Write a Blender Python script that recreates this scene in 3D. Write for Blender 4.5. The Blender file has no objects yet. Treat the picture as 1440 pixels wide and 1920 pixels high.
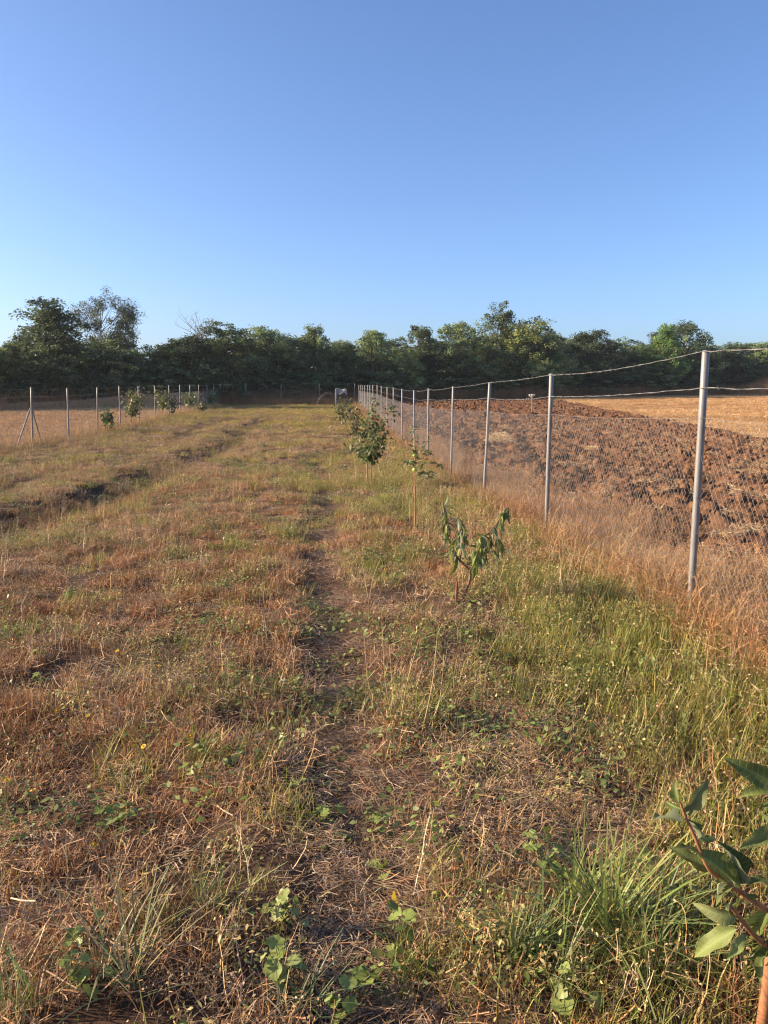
import bpy, bmesh, math, random
import numpy as np
from mathutils import Vector, Matrix, Quaternion

rng = np.random.default_rng(7)
random.seed(7)
R = math.radians
SC = bpy.context.scene
COL = SC.collection

# ------------------------------------------------------------------ camera
YAW, PITCH, CAMZ = R(4.0), math.atan(235.0 / 1440.0), 1.6
cam_d = bpy.data.cameras.new('camera')
cam = bpy.data.objects.new('camera', cam_d)
COL.objects.link(cam)
cam.location = (0, 0, CAMZ)
cam.rotation_euler = (math.pi / 2 - PITCH, 0, -YAW)
cam_d.sensor_fit = 'HORIZONTAL'
cam_d.sensor_width = 36.0
cam_d.lens = 36.0
cam_d.clip_start = 0.05
cam_d.clip_end = 2000
SC.camera = cam

# ------------------------------------------------------------------ sky, sun, exposure
SUN_AZ, SUN_EL = R(-84), R(20)          # azimuth measured from +Y towards +X
w = bpy.data.worlds.new('World')
SC.world = w
w.use_nodes = True
wn = w.node_tree
for n in list(wn.nodes):
    wn.nodes.remove(n)
sky = wn.nodes.new('ShaderNodeTexSky')
sky.sky_type = 'NISHITA'
sky.sun_disc = False
sky.sun_elevation = SUN_EL
sky.sun_rotation = SUN_AZ
sky.altitude = 300
sky.air_density = 0.8
sky.dust_density = 2.0
sky.ozone_density = 5.0
bg = wn.nodes.new('ShaderNodeBackground')
bg.inputs['Strength'].default_value = 0.12
wo = wn.nodes.new('ShaderNodeOutputWorld')
wb = wn.nodes.new('ShaderNodeMix'); wb.data_type = 'RGBA'; wb.blend_type = 'MULTIPLY'   # camera white balance, same for the whole sky
wb.inputs[0].default_value = 1.0; wb.inputs[7].default_value = (1.01, .945, .95, 1)
wn.links.new(sky.outputs[0], wb.inputs[6])
wn.links.new(wb.outputs[2], bg.inputs['Color'])
wn.links.new(bg.outputs[0], wo.inputs['Surface'])

sl = bpy.data.lights.new('sun', 'SUN')
sl.energy = 5.0
sl.angle = R(0.55)
sl.color = (1.0, 0.82, 0.61)
sun = bpy.data.objects.new('sun', sl)
COL.objects.link(sun)
sdir = Vector((math.cos(SUN_EL) * math.sin(SUN_AZ), math.cos(SUN_EL) * math.cos(SUN_AZ), math.sin(SUN_EL)))
sun.rotation_euler = sdir.to_track_quat('Z', 'Y').to_euler()
sun.location = sdir * 60

vs = SC.view_settings
vs.view_transform = 'Standard'
vs.look = 'None'
vs.gamma = 1.0
vs.use_curve_mapping = False
vs.exposure = 1.2
SC.render.engine = 'CYCLES'
SC.cycles.max_bounces = 6
SC.cycles.diffuse_bounces = 3
SC.cycles.transmission_bounces = 4
SC.cycles.transparent_max_bounces = 4
SC.cycles.use_denoising = True
SC.cycles.denoising_input_passes = 'RGB_ALBEDO_NORMAL'
SC.cycles.filter_width = 1.2

# ------------------------------------------------------------------ noise, terrain, pixel helpers
def _hash(ix, iy, seed):
    n = (ix.astype(np.int64) * 374761393 + iy.astype(np.int64) * 668265263 + seed * 144269504) & 0xffffffff
    n = ((n ^ (n >> 13)) * 1274126177) & 0xffffffff
    n = ((n ^ (n >> 15)) * 2246822519) & 0xffffffff
    return ((n ^ (n >> 16)) & 0xffffffff) / 4294967296.0

def vnoise(x, y, seed=0):
    x = np.asarray(x, float); y = np.asarray(y, float)
    ix = np.floor(x); iy = np.floor(y)
    fx = x - ix; fy = y - iy
    fx = fx * fx * (3 - 2 * fx); fy = fy * fy * (3 - 2 * fy)
    a = _hash(ix, iy, seed); b = _hash(ix + 1, iy, seed)
    c = _hash(ix, iy + 1, seed); d = _hash(ix + 1, iy + 1, seed)
    return (a * (1 - fx) + b * fx) * (1 - fy) + (c * (1 - fx) + d * fx) * fy

def fbm(x, y, seed=0, oct=3):
    s = 0; a = 0.5; t = 0
    for i in range(oct):
        s = s + a * vnoise(x * 2 ** i, y * 2 ** i, seed + i * 17); t += a; a *= 0.5
    return s / t

def sstep(a, b, x):
    t = np.clip((np.asarray(x, float) - a) / (b - a), 0, 1)
    return t * t * (3 - 2 * t)

FX, LX, ENDY = 2.53, -9.75, 70.5          # right fence, left fence, end fence
PY = [-50, 3, 6, 10, 14, 18, 22, 26, 30, 38, 46, 60, 72, 110, 400]
PZ = [0, 0, -.04, -.16, -.23, -.30, -.35, -.38, -.37, -.31, -.22, -.12, -.02, .3, 1.5]
_fy = np.arange(-60, 410, .5)
_fz = np.convolve(np.pad(np.interp(_fy, PY, PZ), 6, mode='edge'), np.ones(13) / 13, 'valid')

def path_x(y):
    return -0.03 + .09 * np.sin(np.asarray(y) * .55 + .4) + .10 * (vnoise(np.asarray(y) * .6, 3.3, 5) - .5) - .05 * sstep(6, 14, y) - .2 * sstep(10, 22, y)

def rut_x(y):
    y = np.asarray(y, float)
    return -3.55 + .15 * np.sin(y * .3) - .55 * sstep(15, 9, y) + .25 * (vnoise(y * .5, 1.1, 9) - .5)

def edge_x(y):                              # edge between ploughed soil and right-hand stubble
    return np.interp(y, [-5, 15, 28.8, 46, 60, 85, 100], [14.0, 15.0, 16.4, 18.9, 21.0, 25.2, 28.0])

def terrain(x, y):
    x = np.asarray(x, float); y = np.asarray(y, float)
    z = np.interp(y, _fy, _fz)
    z = z + .07 * (fbm(x * .35, y * .35, 21, 2) - .5) + .07 * (fbm(x * 1.6, y * 1.6, 31, 2) - .5)
    z = z + .035 * (fbm(x * 6, y * 6, 41, 2) - .5)
    px_ = np.abs(x - path_x(y))
    z = z - .06 * np.exp(-(px_ / .2) ** 2) * sstep(35, 12, y)
    rx = x - rut_x(y)
    fade = sstep(60, 34, y) * sstep(5, 9, y)
    z = z + fade * (-.16 * (.5 + .8 * vnoise(y * .45, 5.5, 33)) * np.exp(-(rx / .5) ** 2) + .07 * np.exp(-((rx + .8) / .45) ** 2) + .04 * sstep(0, -1.0, rx))
    r2 = rx + 2.2
    z = z - fade * .12 * np.exp(-(r2 / .4) ** 2) * sstep(.42, .6, vnoise(y * .18, 7.7, 3))
    return z

def T(x, y):
    return float(terrain(np.array([x]), np.array([y]))[0])

_f = np.array([math.sin(YAW) * math.cos(PITCH), math.cos(YAW) * math.cos(PITCH), -math.sin(PITCH)])
_r = np.array([math.cos(YAW), -math.sin(YAW), 0])
_u = np.array([math.sin(YAW) * math.sin(PITCH), math.cos(YAW) * math.sin(PITCH), math.cos(PITCH)])
CAMP = np.array([0, 0, CAMZ])

def ray(u, v):
    return _f + _r * ((u - 720) / 1440.0) - _u * ((v - 960) / 1440.0)

def at(u, v, depth):
    return CAMP + ray(u, v) * depth

def ground_at(u, v):
    d = ray(u, v)
    t = np.concatenate([np.linspace(.6, 20, 2000), np.linspace(20, 200, 4000)])
    p = CAMP + d[None, :] * t[:, None]
    below = p[:, 2] < terrain(p[:, 0], p[:, 1])
    i = int(np.argmax(below)) if below.any() else len(t) - 1
    return p[i]

def depth_of(p):
    return float(np.dot(np.asarray(p) - CAMP, _f))

# ------------------------------------------------------------------ mesh helpers
class Buf:
    def __init__(self):
        self.v = []; self.c = []; self.f = []; self.n = 0
    def add(self, V, F, C=None):
        V = np.asarray(V, float).reshape(-1, 3)
        F = np.asarray(F, int)
        if C is None:
            C = np.ones((len(V), 3)) * .5
        C = np.broadcast_to(np.asarray(C, float), (len(V), 3))
        self.v.append(V); self.c.append(C); self.f.append(F + self.n); self.n += len(V)
    def mesh(self, name, mat=None, smooth=False, color=True):
        me = bpy.data.meshes.new(name)
        V = np.concatenate(self.v); C = np.concatenate(self.c)
        loops = np.concatenate([f.ravel() for f in self.f])
        tot = np.concatenate([np.full(len(f), f.shape[1]) for f in self.f])
        start = np.concatenate([[0], np.cumsum(tot)[:-1]])
        me.vertices.add(len(V)); me.vertices.foreach_set('co', V.ravel())
        me.loops.add(len(loops)); me.loops.foreach_set('vertex_index', loops.astype(np.int32))
        me.polygons.add(len(tot)); me.polygons.foreach_set('loop_start', start.astype(np.int32))
        me.polygons.foreach_set('loop_total', tot.astype(np.int32))
        if smooth:
            me.polygons.foreach_set('use_smooth', np.ones(len(tot), bool))
        me.update(calc_edges=True)
        if color:
            a = me.color_attributes.new('col', 'FLOAT_COLOR', 'POINT')
            a.data.foreach_set('color', np.concatenate([C, np.ones((len(C), 1))], 1).ravel())
        if mat:
            me.materials.append(mat)
        return me

def nrm(v):
    return v / np.maximum(np.linalg.norm(v, axis=-1, keepdims=True), 1e-9)

def ribbons(buf, P, W, side, C):
    N, K, _ = P.shape
    S = side[:, None, :] * W[:, :, None] * .5
    V = np.stack([P - S, P + S], 2).reshape(N, K * 2, 3)
    q = np.array([[2 * k, 2 * k + 1, 2 * k + 3, 2 * k + 2] for k in range(K - 1)])
    F = (q[None] + (np.arange(N) * K * 2)[:, None, None]).reshape(-1, 4)
    C = np.broadcast_to(np.asarray(C, float)[:, None, :], (N, K * 2, 3)) if np.ndim(C) == 2 else C
    buf.add(V.reshape(-1, 3), F, C.reshape(-1, 3))

def tubes(buf, P, Rr, C, sides=4):
    P = np.asarray(P, float); N, K, _ = P.shape
    Rr = np.broadcast_to(np.asarray(Rr, float), (N, K))
    tg = nrm(np.gradient(P, axis=1))
    ref = np.where(np.abs(tg[..., 2:3]) > .9, np.array([1., 0, 0]), np.array([0, 0, 1.]))
    a = nrm(np.cross(tg, ref)); b = np.cross(tg, a)
    ang = np.arange(sides) * 2 * math.pi / sides
    V = P[:, :, None, :] + Rr[:, :, None, None] * (np.cos(ang)[None, None, :, None] * a[:, :, None, :] + np.sin(ang)[None, None, :, None] * b[:, :, None, :])
    q = []
    for k in range(K - 1):
        for s in range(sides):
            s2 = (s + 1) % sides
            q.append([k * sides + s, k * sides + s2, (k + 1) * sides + s2, (k + 1) * sides + s])
    F = (np.array(q)[None] + (np.arange(N) * K * sides)[:, None, None]).reshape(-1, 4)
    C = np.asarray(C, float)
    if C.ndim == 1:
        C = np.broadcast_to(C, (N, 3))
    CC = np.broadcast_to(C[:, None, None, :], (N, K, sides, 3)).reshape(-1, 3)
    buf.add(V.reshape(-1, 3), F, CC)

def polyline(pts, n):
    pts = np.asarray(pts, float)
    d = np.concatenate([[0], np.cumsum(np.linalg.norm(np.diff(pts, axis=0), axis=1))])
    t = np.linspace(0, d[-1], n)
    out = np.stack([np.interp(t, d, pts[:, i]) for i in range(3)], 1)
    for _ in range(2):                       # soften the corners
        out[1:-1] = .25 * out[:-2] + .5 * out[1:-1] + .25 * out[2:]
    return out

def link(name, me, parent=None, label=None, cat=None, group=None, kind=None):
    o = bpy.data.objects.new(name, me)
    COL.objects.link(o)
    if parent:
        o.parent = parent
    tag(o, label, cat, group, kind)
    return o

def tag(o, label=None, cat=None, group=None, kind=None):
    if label: o['label'] = label
    if cat: o['category'] = cat
    if group: o['group'] = group
    if kind: o['kind'] = kind

def thing(name, loc, label, cat, group=None, rz=0):
    o = bpy.data.objects.new(name, None)
    COL.objects.link(o)
    o.empty_display_size = .1
    o.location = tuple(loc); o.rotation_euler = (0, 0, rz)
    tag(o, label, cat, group)
    return o

# ------------------------------------------------------------------ materials
def new_mat(name):
    m = bpy.data.materials.new(name); m.use_nodes = True
    nt = m.node_tree
    for n in list(nt.nodes):
        nt.nodes.remove(n)
    out = nt.nodes.new('ShaderNodeOutputMaterial')
    return m, nt, out

def N(nt, typ, **kw):
    n = nt.nodes.new(typ)
    for k, v in kw.items():
        if k in n.inputs:
            n.inputs[k].default_value = v
        else:
            setattr(n, k, v)
    return n

def mix_mul(nt, a, b, fac=1.0):
    m = nt.nodes.new('ShaderNodeMix'); m.data_type = 'RGBA'; m.blend_type = 'MULTIPLY'
    m.inputs[0].default_value = fac
    nt.links.new(a, m.inputs[6]); nt.links.new(b, m.inputs[7])
    return m.outputs[2]

def mat_veg(name, rough=.6, transl=.25, spec=.3, tint=True, hue=.0, back=None, veins=False):
    """colour comes from the mesh's own 'col' attribute, times the per-plant tint"""
    m, nt, out = new_mat(name)
    at_ = N(nt, 'ShaderNodeAttribute', attribute_name='col')
    c = at_.outputs['Color']
    if tint:
        ti = N(nt, 'ShaderNodeAttribute', attribute_name='tint', attribute_type='INSTANCER')
        c = mix_mul(nt, c, ti.outputs['Vector'])
    if back is not None:
        g = N(nt, 'ShaderNodeNewGeometry')
        mm = nt.nodes.new('ShaderNodeMix'); mm.data_type = 'RGBA'
        nt.links.new(g.outputs['Backfacing'], mm.inputs[0]); nt.links.new(c, mm.inputs[6])
        mm.inputs[7].default_value = (*back, 1)
        c = mm.outputs[2]
    nrm_out = None
    if veins:                                            # pale midrib and slanting side veins
        tc = N(nt, 'ShaderNodeTexCoord'); sx = N(nt, 'ShaderNodeSeparateXYZ'); nt.links.new(tc.outputs['Object'], sx.inputs[0])
        ab = N(nt, 'ShaderNodeMath', operation='ABSOLUTE'); nt.links.new(sx.outputs['Y'], ab.inputs[0])
        m1 = N(nt, 'ShaderNodeMath', operation='MULTIPLY_ADD'); m1.inputs[1].default_value = -.9
        nt.links.new(ab.outputs[0], m1.inputs[0]); nt.links.new(sx.outputs['X'], m1.inputs[2])
        m2 = N(nt, 'ShaderNodeMath', operation='MULTIPLY'); m2.inputs[1].default_value = 620
        nt.links.new(m1.outputs[0], m2.inputs[0])
        sn = N(nt, 'ShaderNodeMath', operation='SINE'); nt.links.new(m2.outputs[0], sn.inputs[0])
        mr = N(nt, 'ShaderNodeMapRange'); mr.inputs['From Min'].default_value = .75; mr.inputs['To Min'].default_value = 0; mr.inputs['To Max'].default_value = 1
        nt.links.new(sn.outputs[0], mr.inputs['Value'])
        mb = N(nt, 'ShaderNodeMapRange'); mb.inputs['From Min'].default_value = .0012; mb.inputs['From Max'].default_value = .0004
        nt.links.new(ab.outputs[0], mb.inputs['Value'])
        mxx = N(nt, 'ShaderNodeMath', operation='MAXIMUM'); nt.links.new(mr.outputs[0], mxx.inputs[0]); nt.links.new(mb.outputs[0], mxx.inputs[1])
        vm = nt.nodes.new('ShaderNodeMix'); vm.data_type = 'RGBA'
        fm_ = N(nt, 'ShaderNodeMath', operation='MULTIPLY'); fm_.inputs[1].default_value = .35
        nt.links.new(mxx.outputs[0], fm_.inputs[0]); nt.links.new(fm_.outputs[0], vm.inputs[0])
        nt.links.new(c, vm.inputs[6]); vm.inputs[7].default_value = (.30, .33, .16, 1)
        c = vm.outputs[2]
        bp = N(nt, 'ShaderNodeBump', Strength=.35, Distance=.002); bp.invert = True
        nt.links.new(mxx.outputs[0], bp.inputs['Height']); nrm_out = bp.outputs['Normal']
    if hue:
        oi = N(nt, 'ShaderNodeObjectInfo')
        mr = N(nt, 'ShaderNodeMapRange'); mr.inputs['To Min'].default_value = 1 - hue; mr.inputs['To Max'].default_value = 1 + hue
        nt.links.new(oi.outputs['Random'], mr.inputs['Value'])
        hv = N(nt, 'ShaderNodeHueSaturation')
        nt.links.new(mr.outputs['Result'], hv.inputs['Value']); nt.links.new(c, hv.inputs['Color'])
        c = hv.outputs['Color']
    p = N(nt, 'ShaderNodeBsdfPrincipled', Roughness=rough)
    p.inputs['Specular IOR Level'].default_value = spec
    nt.links.new(c, p.inputs['Base Color'])
    if nrm_out is not None:
        nt.links.new(nrm_out, p.inputs['Normal'])
    t = N(nt, 'ShaderNodeBsdfTranslucent')
    nt.links.new(c, t.inputs['Color'])
    mx = N(nt, 'ShaderNodeMixShader'); mx.inputs[0].default_value = transl
    nt.links.new(p.outputs[0], mx.inputs[1]); nt.links.new(t.outputs[0], mx.inputs[2])
    nt.links.new(mx.outputs[0], out.inputs['Surface'])
    return m

def mat_ground(name, stops, scale, bump=.5, bscale=60, detail=8, second=None):
    m, nt, out = new_mat(name)
    tc = N(nt, 'ShaderNodeTexCoord')
    n1 = N(nt, 'ShaderNodeTexNoise', Scale=scale, Detail=detail, Roughness=.65)
    nt.links.new(tc.outputs['Object'], n1.inputs['Vector'])
    cr = N(nt, 'ShaderNodeValToRGB')
    el = cr.color_ramp.elements
    while len(el) < len(stops):
        el.new(.5)
    for e, (pos, c) in zip(el, stops):
        e.position = pos; e.color = (*c, 1)
    nt.links.new(n1.outputs['Fac'], cr.inputs['Fac'])
    c = cr.outputs['Color']
    n2 = N(nt, 'ShaderNodeTexNoise', Scale=bscale, Detail=6, Roughness=.7)
    nt.links.new(tc.outputs['Object'], n2.inputs['Vector'])
    cr2 = N(nt, 'ShaderNodeValToRGB')
    cr2.color_ramp.elements[0].position = .35; cr2.color_ramp.elements[0].color = (.72, .7, .68, 1)
    cr2.color_ramp.elements[1].position = .68; cr2.color_ramp.elements[1].color = (1.2, 1.15, 1.1, 1)
    nt.links.new(n2.outputs['Fac'], cr2.inputs['Fac'])
    c = mix_mul(nt, c, cr2.outputs['Color'])
    b = N(nt, 'ShaderNodeBump', Strength=bump, Distance=.02)
    nt.links.new(n2.outputs['Fac'], b.inputs['Height'])
    p = N(nt, 'ShaderNodeBsdfPrincipled', Roughness=.95)
    p.inputs['Specular IOR Level'].default_value = .1
    nt.links.new(c, p.inputs['Base Color']); nt.links.new(b.outputs['Normal'], p.inputs['Normal'])
    nt.links.new(p.outputs[0], out.inputs['Surface'])
    return m

def mat_metal():
    m, nt, out = new_mat('galvanised_steel')
    tc = N(nt, 'ShaderNodeTexCoord')
    n1 = N(nt, 'ShaderNodeTexNoise', Scale=14, Detail=6, Roughness=.7)
    mp = N(nt, 'ShaderNodeMapping'); mp.inputs['Scale'].default_value = (1, 1, .35)
    nt.links.new(tc.outputs['Object'], mp.inputs['Vector']); nt.links.new(mp.outputs[0], n1.inputs['Vector'])
    cr = N(nt, 'ShaderNodeValToRGB')
    cr.color_ramp.elements[0].position = .3; cr.color_ramp.elements[0].color = (.14, .131, .12, 1)
    cr.color_ramp.elements[1].position = .7; cr.color_ramp.elements[1].color = (.25, .234, .213, 1)
    nt.links.new(n1.outputs['Fac'], cr.inputs['Fac'])
    # splashed mud on the lowest part of each pipe
    sx = N(nt, 'ShaderNodeSeparateXYZ'); nt.links.new(tc.outputs['Object'], sx.inputs[0])
    ad = N(nt, 'ShaderNodeMath', operation='MULTIPLY_ADD'); ad.inputs[1].default_value = .9
    nt.links.new(n1.outputs['Fac'], ad.inputs[0]); nt.links.new(sx.outputs['Z'], ad.inputs[2])
    mr = N(nt, 'ShaderNodeMapRange'); mr.inputs['From Min'].default_value = .5; mr.inputs['From Max'].default_value = .85
    mr.inputs['To Min'].default_value = .75; mr.inputs['To Max'].default_value = 0
    nt.links.new(ad.outputs[0], mr.inputs['Value'])
    mm = nt.nodes.new('ShaderNodeMix'); mm.data_type = 'RGBA'
    nt.links.new(mr.outputs['Result'], mm.inputs[0]); nt.links.new(cr.outputs['Color'], mm.inputs[6])
    mm.inputs[7].default_value = (.22, .17, .13, 1)
    p = N(nt, 'ShaderNodeBsdfPrincipled', Roughness=.5, Metallic=.15)
    nt.links.new(mm.outputs[2], p.inputs['Base Color'])
    nt.links.new(p.outputs[0], out.inputs['Surface'])
    return m

def mat_plain(name, c, rough=.6, metal=0, spec=.4, noise=.25, nscale=30):
    m, nt, out = new_mat(name)
    tc = N(nt, 'ShaderNodeTexCoord')
    n1 = N(nt, 'ShaderNodeTexNoise', Scale=nscale, Detail=5)
    nt.links.new(tc.outputs['Object'], n1.inputs['Vector'])
    cr = N(nt, 'ShaderNodeValToRGB')
    cr.color_ramp.elements[0].position = .3; cr.color_ramp.elements[0].color = (*[x * (1 - noise) for x in c], 1)
    cr.color_ramp.elements[1].position = .7; cr.color_ramp.elements[1].color = (*[min(1, x * (1 + noise)) for x in c], 1)
    nt.links.new(n1.outputs['Fac'], cr.inputs['Fac'])
    p = N(nt, 'ShaderNodeBsdfPrincipled', Roughness=rough, Metallic=metal)
    p.inputs['Specular IOR Level'].default_value = spec
    nt.links.new(cr.outputs['Color'], p.inputs['Base Color'])
    nt.links.new(p.outputs[0], out.inputs['Surface'])
    return m

M = dict(
    dry=mat_veg('dry_straw', .6, .12, .25),
    green=mat_veg('green_blade', .5, .3, .35),
    dry1=mat_veg('dry_stem', .6, .15, .3, tint=False),
    green1=mat_veg('green_plant', .5, .28, .35, tint=False),
    leaf=mat_veg('tree_leaf', .5, .42, .25, tint=False, hue=.32),
    fleaf=mat_veg('orchard_leaf', .5, .34, .3, tint=False, hue=.25, back=(.20, .235, .13)),
    aleaf=mat_veg('apple_leaf', .55, .32, .22, tint=False, hue=.3, back=(.27, .29, .16), veins=True),
    bark=mat_plain('bark', (.10, .075, .055), .9, nscale=12),
    twig=mat_plain('young_bark', (.30, .125, .055), .6, nscale=60),
    steel=mat_metal(),
    wire=mat_plain('zinc_wire', (.27, .25, .225), .5, .25, nscale=8),
    soil=mat_ground('field_soil', [(.25, (.06, .034, .022)), (.5, (.11, .066, .042)), (.75, (.19, .12, .07))], 1.3, .8, 55),
    plough=mat_ground('ploughed_soil', [(.25, (.09, .042, .021)), (.5, (.17, .084, .042)), (.78, (.28, .15, .074))], .9, 1.0, 22),
    stub=mat_ground('stubble_soil', [(.25, (.28, .18, .095)), (.5, (.42, .28, .15)), (.75, (.54, .37, .2))], .5, .6, 9),
    apple=mat_plain('apple_skin', (.42, .46, .10), .35, 0, .5, .2, 20),
    yellow=mat_plain('yellow_petal', (.75, .42, .02), .6, noise=.15),
    white=mat_plain('white_paint', (.36, .33, .29), .6, noise=.2, nscale=8),
    clod=mat_ground('soil_clod', [(.25, (.095, .044, .022)), (.5, (.18, .09, .045)), (.78, (.30, .16, .08))], 4.0, 1.0, 40),
)

# ------------------------------------------------------------------ ground sheets
def grid_mesh(name, X, Y, Z, mat, smooth=True):
    """X, Y, Z: (rows, cols) arrays"""
    r, c = X.shape
    V = np.stack([X, Y, Z], -1).reshape(-1, 3)
    i = np.arange(r * c).reshape(r, c)
    F = np.stack([i[:-1, :-1], i[:-1, 1:], i[1:, 1:], i[1:, :-1]], -1).reshape(-1, 4)
    b = Buf(); b.add(V, F)
    return b.mesh(name, mat, smooth, color=False)

def seg(*parts):
    out = [np.arange(a, b, s) for a, b, s in parts]
    return np.concatenate(out + [[parts[-1][1]]])

gx = seg((-400, -60, 20), (-60, -12, 1.2), (-12, -5, .14), (-5, 4.2, .055), (4.2, 16, .3), (16, 60, 2), (60, 400, 20))
gy = seg((-40, -2, 2), (-2, 10, .055), (10, 30, .13), (30, 80, .4), (80, 160, 4), (160, 400, 20))
GX, GY = np.meshgrid(gx, gy)
GZ = terrain(GX, GY)
inpl = sstep(3.4, 4.2, GX) * sstep(-8, -5, GY) * sstep(125, 115, GY)
inst = sstep(-10.6, -11.6, GX) * sstep(-3, 0, GY) * sstep(90, 80, GY)
GZ = GZ - .25 * np.maximum(inpl, inst)
g = link('ground', grid_mesh('ground', GX, GY, GZ, M['soil']), kind='structure')

# ploughed strip right of the fence
U = np.linspace(0, 1, 150) ** 1.25
py = seg((-6, 24, .1), (24, 45, .22), (45, 97, .7))
PYY = np.repeat(py[:, None], len(U), 1)
x0 = 2.95 + .5 * (vnoise(py * .8, 2.0, 61) - .5)
x1 = edge_x(py) + 1.2 * (vnoise(py * .35, 9.0, 62) - .5)
PXX = x0[:, None] + (x1 - x0)[:, None] * U[None]
def plough_z(x, y):
    lump = fbm(x * 2.6, y * 2.6, 71, 3)
    rid = 1 - np.abs(2 * fbm(x * 1.3 + 4, y * 1.3, 81, 2) - 1)
    fur = .5 + .5 * np.sin((x - .12 * y + 1.2 * vnoise(x * .5, y * .5, 91)) * 7.0)
    e = sstep(2.9, 3.8, x) * sstep(0, .8, edge_x(y) - x + .6)
    return terrain(x, y) + e * (.02 + .24 * (lump - .38) + .14 * (rid - .55) + .08 * fur + .09 * (fbm(x * 8, y * 8, 77, 2) - .5))
link('ploughed_field', grid_mesh('ploughed_field', PXX, PYY, plough_z(PXX, PYY) + .004, M['plough']), kind='structure')

# stubble right and left
sy = seg((-6, 40, .8), (40, 125, 1.2)); U2 = np.linspace(0, 1, 50) ** 1.5
SY = np.repeat(sy[:, None], len(U2), 1)
sx0 = edge_x(sy) - 1.0
SX = sx0[:, None] + (110 - sx0)[:, None] * U2[None]
SZ = terrain(SX, SY) + .03 * (fbm(SX * .8, SY * .8, 15) - .5) - .02
link('stubble_field', grid_mesh('stubble_field_right', SX, SY, SZ, M['stub']), kind='structure')
U3 = np.linspace(0, 1, 60) ** 1.4
sy = seg((0, 84, .7))
SY = np.repeat(sy[:, None], len(U3), 1)
SX = -10.7 - 75 * U3[None] + 0 * SY
SZ = terrain(SX, SY) + .03 * (fbm(SX * .8, SY * .8, 16) - .5) + .006
link('stubble_field', grid_mesh('stubble_field_left', SX[:, ::-1], SY, SZ[:, ::-1], M['stub']), kind='structure')

# ------------------------------------------------------------------ patches of grass (prototypes for scattering)
def pick(cols, n, jit=.18):
    cols = np.asarray(cols, float)
    c = cols[rng.integers(0, len(cols), n)]
    return np.clip(c * (1 + jit * rng.normal(size=(n, 1))) * (1 + .05 * rng.normal(size=(n, 3))), .01, .9)

STRAW = [(.46, .285, .135), (.37, .205, .09), (.54, .38, .20), (.25, .14, .075), (.43, .25, .11)]
PALE = [(.50, .38, .23), (.40, .29, .17), (.33, .22, .135), (.56, .45, .30), (.27, .185, .12)]
GREEN = [(.155, .185, .035), (.12, .15, .03), (.19, .215, .045), (.25, .25, .065)]
YELG = [(.38, .31, .11), (.31, .275, .085), (.44, .335, .14), (.245, .235, .07)]

def blades(buf, n, spread, h0, h1, wid, lean, bend, cols, clumps=6, K=4, square=True):
    cc = rng.uniform(-spread, spread, (clumps, 2))
    if clumps:
        b = cc[rng.integers(0, clumps, n)] + rng.normal(0, spread * .28, (n, 2))
    az = rng.uniform(0, 2 * math.pi, n)
    L = rng.uniform(h0, h1, n)
    le = np.abs(rng.normal(0, lean, n))
    d0 = np.stack([np.cos(az) * np.sin(le), np.sin(az) * np.sin(le), np.cos(le)], 1)
    hz = np.stack([np.cos(az), np.sin(az), -.35 * np.ones(n)], 1)
    be = rng.uniform(0, bend, n)
    t = np.linspace(0, 1, K)
    P = np.zeros((n, K, 3)); P[:, :, :2] = b[:, None]
    P[:, :, 2] = -.012
    P = P + d0[:, None] * (L[:, None] * t)[:, :, None] + hz[:, None] * (be * L)[:, None, None] * (t ** 2)[None, :, None]
    W = wid * rng.uniform(.6, 1.3, n)[:, None] * np.linspace(1, .3, K)[None]
    s = nrm(np.stack([-np.sin(az), np.cos(az), .25 * rng.normal(size=n)], 1))
    ribbons(buf, P, W, s, pick(cols, n))

def lying(buf, n, spread, l0, l1, wid, cols, z=.03, tilt=.18):
    c = rng.uniform(-spread, spread, (n, 2)); az = rng.uniform(0, 2 * math.pi, n)
    L = rng.uniform(l0, l1, n)
    el = rng.normal(0, tilt, n)
    d = np.stack([np.cos(az) * np.cos(el), np.sin(az) * np.cos(el), np.sin(el)], 1)
    mid = np.stack([c[:, 0], c[:, 1], rng.uniform(0, z, n)], 1)
    sag = rng.normal(0, .06, n)
    s = np.stack([-np.sin(az), np.cos(az), rng.normal(0, .5, n)], 1); s = nrm(s)
    t = np.linspace(-.5, .5, 3)
    P = mid[:, None] + d[:, None] * (L[:, None] * t)[:, :, None] + s[:, None] * (L * sag)[:, None, None] * (1 - (2 * t) ** 2)[None, :, None]
    W = wid * rng.uniform(.6, 1.4, n)[:, None] * np.ones((1, 3))
    ribbons(buf, P, W, s, pick(cols, n))

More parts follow.
